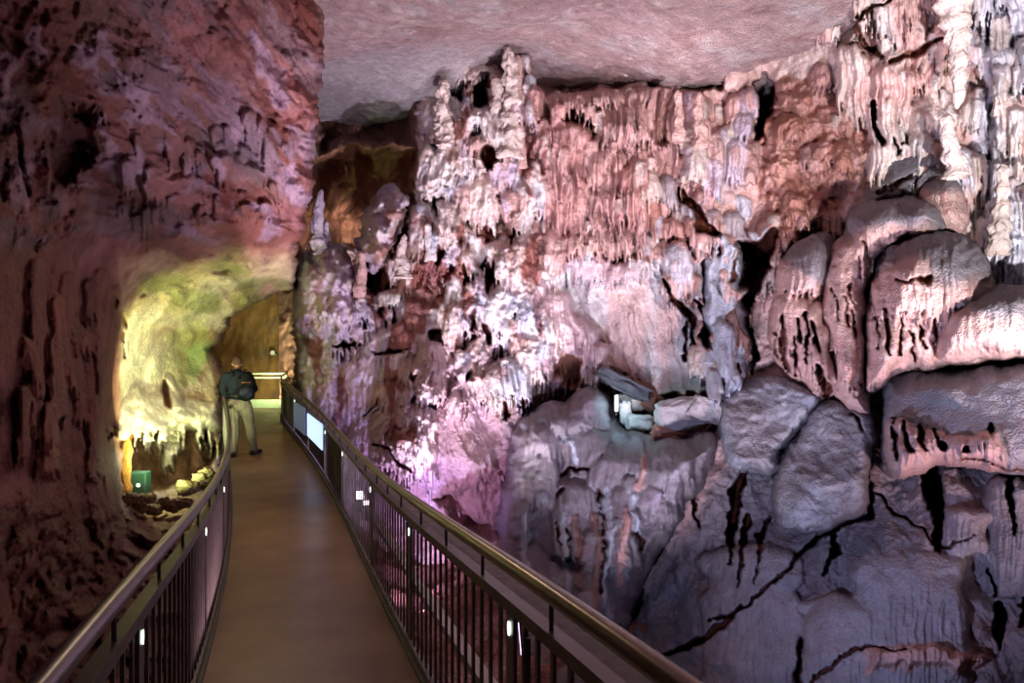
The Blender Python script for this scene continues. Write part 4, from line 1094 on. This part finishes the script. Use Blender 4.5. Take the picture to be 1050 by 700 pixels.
# ------------------------------------------------------------------ person and backpack
def person():
    fz = Rp(11.9).z
    root = empty('person', (0, 0, 0))
    tag(root, 'person in dark navy jacket and beige trousers leaning on the railing, seen from behind', 'person')
    M_SKIN = plain('skin', (.20, .085, .065), .6, 0, .08, 30, .05)
    M_JACK = plain('navy jacket cloth', (.010, .013, .026), .9, 0, .25, 30, .3, spec=.1)
    M_TROU = plain('beige trouser cloth', (.19, .145, .13), .95, 0, .12, 25, .3)
    M_SHOE = plain('dark shoe leather', (.02, .017, .015), .5, 0, .2, 20)
    M_HAIR = plain('short dark hair', (.06, .022, .018), .9, 0, .3, 90, .4)
    O = Vector(((246.5-525)/F*11.9, 11.9, fz))
    def P(a, f, z): return O+Vector((a, f, z))
    # skeleton in screen-aligned axes
    hipL, hipR = P(-.10, -.03, .90), P(.07, .05, .90)
    kneL, kneR = P(-.115, .02, .49), P(.12, .12, .49)
    ankL, ankR = P(-.12, .0, .09), P(.17, .18, .09)
    foot_dir = Vector((-.35, .94, 0)).normalized()
    footR_dir = Vector((.25, .97, 0)).normalized()
    pel = (hipL+hipR)/2+Vector((0, 0, .06))
    chest = P(-.05, .02, 1.30); neck = P(-.075, .06, 1.47); head = P(-.10, .10, 1.615)
    shL, shR = P(-.235, -.03, 1.40), P(.09, .12, 1.40)
    elL, elR = P(-.33, .05, 1.17), P(.13, .32, 1.15)
    haL, haR = P(-.325, .22, 1.0), P(-.12, .42, 1.03)
    def limb(mb, a, b, ra, rb, n=8):
        pts = [a.lerp(b, i/n) for i in range(n+1)]
        rs = [ra+(rb-ra)*(i/n)+.12*ra*math.sin(math.pi*min(1, i/n*1.6)) for i in range(n+1)]
        mb.tube(pts, rs, 14); mb.sphere(a, ra, 14, 8); mb.sphere(b, rb, 14, 8)
    # continuous body
    b = MB()
    for (h_, k_, a_) in ((hipL, kneL, ankL), (hipR, kneR, ankR)):
        limb(b, h_, k_, .082, .056); limb(b, k_, a_, .054, .036)
    b.sphere(pel, (.155, .11, .11)); b.sphere(pel.lerp(chest, .5), (.135, .10, .16)); b.sphere(chest, (.165, .115, .17))
    limb(b, chest+Vector((0, 0, .08)), neck, .075, .058); limb(b, neck, head-Vector((0, 0, .05)), .058, .052)
    hd = Matrix.Rotation(math.radians(28), 4, 'Z').to_3x3()     # turned to the niche side
    b.sphere(head+Vector((0, 0, .02)), (.074, .093, .098), 20, 14, hd)            # cranium
    fdir = hd @ Vector((0, 1, 0)); sdir = hd @ Vector((1, 0, 0))
    b.sphere(head+fdir*.028-Vector((0, 0, .045)), (.056, .068, .07), 18, 12, hd)   # jaw
    b.tube([head+fdir*.088+Vector((0,0,.015)), head+fdir*.108-Vector((0,0,.018)), head+fdir*.09-Vector((0,0,.028))], [.008,.014,.009], 10)  # nose
    b.tube([head+fdir*.088-sdir*.022-Vector((0,0,.052)), head+fdir*.094-Vector((0,0,.052)), head+fdir*.088+sdir*.022-Vector((0,0,.052))], .007, 8)  # lips
    for sgn in (-1, 1):
        b.sphere(head+sdir*sgn*.078-fdir*.002-Vector((0,0,.012)), (.012, .022, .033), 12, 8, hd)
        b.sphere(head+sdir*sgn*.030+fdir*.083+Vector((0,0,.018)), (.014, .008, .009), 10, 6, hd)
    for (s_, e_, h_) in ((shL, elL, haL), (shR, elR, haR)):
        limb(b, s_, e_, .05, .04); limb(b, e_, h_, .039, .026)
    # hands: palm + five fingers
    def hand(w, d, out, curl):
        d = d.normalized(); out = out.normalized(); nrm = d.cross(out).normalized()
        pm = w+d*.05
        b.tube([w, w+d*.03, w+d*.085], [.024, .034, .034], 12)
        for i, (off, ln) in enumerate(((-.030, .068), (-.010, .078), (.010, .073), (.029, .056))):
            p0 = w+d*.085+out*off; p1 = p0+(d*.75-curl*.45).normalized()*ln*.5; p2 = p1+(d*.2-curl*1.0).normalized()*ln*.5
            b.tube([p0, p1, p2], [.0100, .0092, .0075], 8); b.sphere(p2, .0078, 8, 6)
        t0 = w+d*.028-out*.028; t1 = t0+(d*.55-out*.8).normalized()*.035; t2 = t1+(d*.9-out*.1-curl*.4).normalized()*.03
        b.tube([t0, t1, t2], [.013, .011, .009], 8); b.sphere(t2, .009, 8, 6)
    hand(haL, Vector((-.25, .6, -.35)), Vector((.9, .3, 0)), Vector((0, 0, 1)))
    hand(haR, Vector((-.8, .3, -.3)), Vector((.3, .9, 0)), Vector((0, 0, 1)))
    for (a_, fd) in ((ankL, foot_dir), (ankR, footR_dir)):
        b.sphere(a_-Vector((0, 0, .03))+fd*.05, (.045, .05, .04)); b.tube([a_-Vector((0,0,.045)), a_+fd*.15-Vector((0,0,.06))], [.042, .032], 12)
    bo = b.build('body', M_SKIN, root, smooth=True, remesh=.0075, subsmooth=3)
    # trousers
    t = MB()
    for (h_, k_, a_) in ((hipL, kneL, ankL), (hipR, kneR, ankR)):
        limb(t, h_, k_, .102, .078); limb(t, k_, a_+Vector((0,0,-.015)), .076, .068)
    t.sphere(pel-Vector((0,0,.01)), (.178, .135, .14))
    t.sphere(pel-Vector((0,0,.07)), (.165, .125, .12))
    t.build('trousers', M_TROU, root, smooth=True, remesh=.011, subsmooth=3)
    MB().tube([pel+Vector((0,0,.085)), pel+Vector((0,0,.12))], [.165, .162], 24).build('belt', M_SHOE, root, smooth=True)
    # jacket
    j = MB()
    j.sphere(pel+Vector((0,0,.10)), (.185, .15, .13)); j.sphere(pel.lerp(chest, .45), (.18, .145, .20)); j.sphere(chest, (.20, .15, .19))
    j.sphere(chest+Vector((0,0,.08)), (.185, .12, .12))
    limb(j, chest+Vector((0,0,.1)), neck-Vector((0,0,.0)), .10, .075)
    for (s_, e_, h_) in ((shL, elL, haL), (shR, elR, haR)):
        limb(j, s_, e_, .074, .06); limb(j, e_, e_.lerp(h_, .88), .059, .046)
        limb(j, chest+Vector((0,0,.08)), s_, .09, .074)
    j.build('jacket', M_JACK, root, smooth=True, remesh=.011, subsmooth=3)
    for (a_, fd) in ((ankL, foot_dir), (ankR, footR_dir)):
        s_ = MB(); a0 = Vector((a_.x, a_.y, O.z))
        s_.tube([a0-fd*.075+Vector((0,0,.046)), a0-fd*.03+Vector((0,0,.052)), a0+fd*.08+Vector((0,0,.045)), a0+fd*.19+Vector((0,0,.036))], [.040, .048, .046, .034], 14)
        s_.sphere(a0+fd*.19+Vector((0,0,.036)), .034); s_.sphere(a0-fd*.07+Vector((0,0,.046)), .042)
        s_.tube([a0+Vector((0,0,.04)), a0+Vector((0,0,.13))], [.055, .052], 14)
        s_.box(a0+fd*.06+Vector((0,0,.012)), (.085, .27, .02), (Vector((fd.y, -fd.x, 0)), fd, Vector((0,0,1))))
        s_.build('shoe', M_SHOE, root, smooth=True, remesh=.008, subsmooth=2)
    h = MB()
    h.sphere(head-fdir*.012+Vector((0,0,.034)), (.079, .092, .092), 20, 14, hd)
    h.build('hair', M_HAIR, root, smooth=True)
    # backpack
    bp = empty('backpack', (0, 0, 0)); tag(bp, 'black backpack with blue side pocket worn on the leaning person', 'backpack')
    M_PACK = plain('black pack cloth', (.006, .006, .009), .8, 0, .3, 30, .3, spec=.15)
    M_PB = plain('blue pack trim', (.008, .012, .045), .7, 0, .2, 30)
    back = Vector((.42, -.9, 0)).normalized(); side = Vector((.9, .42, 0))
    pc = chest+back*.23+Vector((.10, .05, -.08))
    k = MB(); k.sphere(pc, (.165, .115, .25), 18, 14); k.box(pc-Vector((0,0,.03)), (.27, .16, .36), (side, back, Vector((0,0,1)))); k.sphere(pc-Vector((0,0,.12)), (.16, .12, .13))
    k.build('pack_body', M_PACK, bp, smooth=True, remesh=.012, subsmooth=6)
    k = MB(); k.sphere(pc+back*.10-Vector((0,0,.09)), (.12, .07, .10)); k.build('front_pocket', M_PB, bp, smooth=True)
    k = MB(); k.box(pc+back*.125+Vector((0,0,.08)), (.14, .01, .018), (side, back, Vector((0,0,1)))); k.build('logo_strip', plain('red trim', (.25,.05,.04), .6), bp)
    for sgn in (-1, 1):
        a0 = chest+back*.13+side*sgn*.09+Vector((0,0,.10)); a1 = chest+side*sgn*.115+Vector((0,0,.205)); a2 = chest-back*.155+side*sgn*.10+Vector((0,0,.03)); a3 = chest-back*.12+side*sgn*.16+Vector((0,0,-.2)); a4 = chest+back*.12+side*sgn*.14+Vector((0,0,-.22))
        pts = [a0, a0.lerp(a1, .6)+Vector((0,0,.02)), a1, a2, a3, a4]
        MB().tube(pts, .016, 8).build('strap', M_PACK, bp, smooth=True)
    k = MB(); k.tube([pc+Vector((-.03,0,.24)), pc+Vector((-.02,0,.29)), pc+Vector((.03,0,.29)), pc+Vector((.04,0,.24))], .008, 8); k.build('handle', M_PACK, bp, smooth=True)
person()

# ------------------------------------------------------------------ lights (unseen lamps, some added where no fixture stands)
def spot(loc, aim, e, col, ang=70, blend=.8, size=.15):
    d = bpy.data.lights.new('lamp', 'SPOT'); d.energy = e; d.color = col; d.spot_size = math.radians(ang); d.spot_blend = blend; d.shadow_soft_size = size
    o = bpy.data.objects.new('unseen_spotlight', d); COL.objects.link(o); o.location = loc
    o.rotation_euler = (Vector(aim)-Vector(loc)).to_track_quat('-Z', 'Y').to_euler(); return o
def pt(loc, e, col, size=.15):
    d = bpy.data.lights.new('lamp', 'POINT'); d.energy = e; d.color = col; d.shadow_soft_size = size
    o = bpy.data.objects.new('show_cave_lamp', d); COL.objects.link(o); o.location = loc; return o
spot((-1.2, 9.2, -1.6), at(380, 400, 13.5), 620, (.72, .50, 1.0), 110, .8, .06)    # violet, low behind the rail
spot((-.9, 8.6, -1.6), at(470, 140, 13), 1750, (1.0, .88, .96), 80, .8, .06)            # white up the centre
spot((3.0, 4.4, 1.2), at(625, 160, 12), 2050, (1.0, .84, .88), 46, .7, .06)             # rose up the drapes
spot((.6, 4.0, -1.4), at(668, 270, 11.5), 720, (.82, .82, 1.0), 62, .8, .06)            # pale slope, mound
spot((4.6, 1.6, -.9), at(915, 250, 8), 1400, (1.0, .66, .68), 60, .8, .05)            # warm pink from low right
spot((.9, 4.0, -.4), at(850, 350, 9), 440, (.55, .58, 1.0), 100, .8, .05)               # cool blue from the rail
spot((3.0, 1.6, 1.0), at(960, 60, 8.5), 2800, (1.0, .88, .87), 56, .7, .06)            # white to the curtains
spot((3.4, 1.6, .6), at(1050, 120, 7.5), 900, (.72, .86, 1.0), 60, .8, .06)
spot((.6, 6.0, -1.2), at(560, 20, 11), 1250, (.92, .76, .95), 120, .9, .2)             # ceiling
pt(at(150, 470, 10.5), 14, (.95, 1.0, .6), .08)
spot(at(172, 392, 8.8), at(158, 395, 12.5), 620, (.92, 1.0, .50), 70, .9, .08)                                         # niche
spot(at(176, 500, 9.3), at(176, 340, 12.8), 560, (.80, 1.0, .38), 90, .8, .08)
spot(at(285, 395, 17.5), at(262, 340, 21.5), 420, (1.0, .80, .36), 120, .8, .15)
spot(at(345, 300, 14.0), at(375, 160, 17.5), 900, (1.0, .72, .66), 90, .8, .15)
pt(at(640, 409, 10.9), 9, (.5, .9, 1.0), .05)
spot((-1.9, 3.4, -.6), at(210, 80, 7), 75, (1.0, .62, .66), 110, 1, .1)
spot((.3, 8.0, -.8), at(290, 100, 9), 170, (.85, .65, .85), 75, 1, .9)

spot((-3.2, 9.5, 4.0), (-1.6, 5.0, 0), 110, (1.0, .80, .5), 100, 1, .3)                 # dim warm spot added to brighten the deck
w = bpy.data.worlds.new('World'); S.world = w; w.use_nodes = True
w.node_tree.nodes['Background'].inputs[0].default_value = (.34, .12, .14, 1)
w.node_tree.nodes['Background'].inputs[1].default_value = .06

# ------------------------------------------------------------------ camera
cd = bpy.data.cameras.new('Camera'); cd.sensor_width = 36; cd.lens = 24; cd.clip_start = .05; cd.clip_end = 100
co = bpy.data.objects.new('Camera', cd); COL.objects.link(co); co.location = (0, 0, CZ); co.rotation_euler = (math.radians(90), 0, 0)
S.camera = co
S.view_settings.view_transform = 'Standard'; S.view_settings.look = 'None'; S.view_settings.gamma = 1; S.view_settings.use_curve_mapping = False
S.view_settings.exposure = 0.06
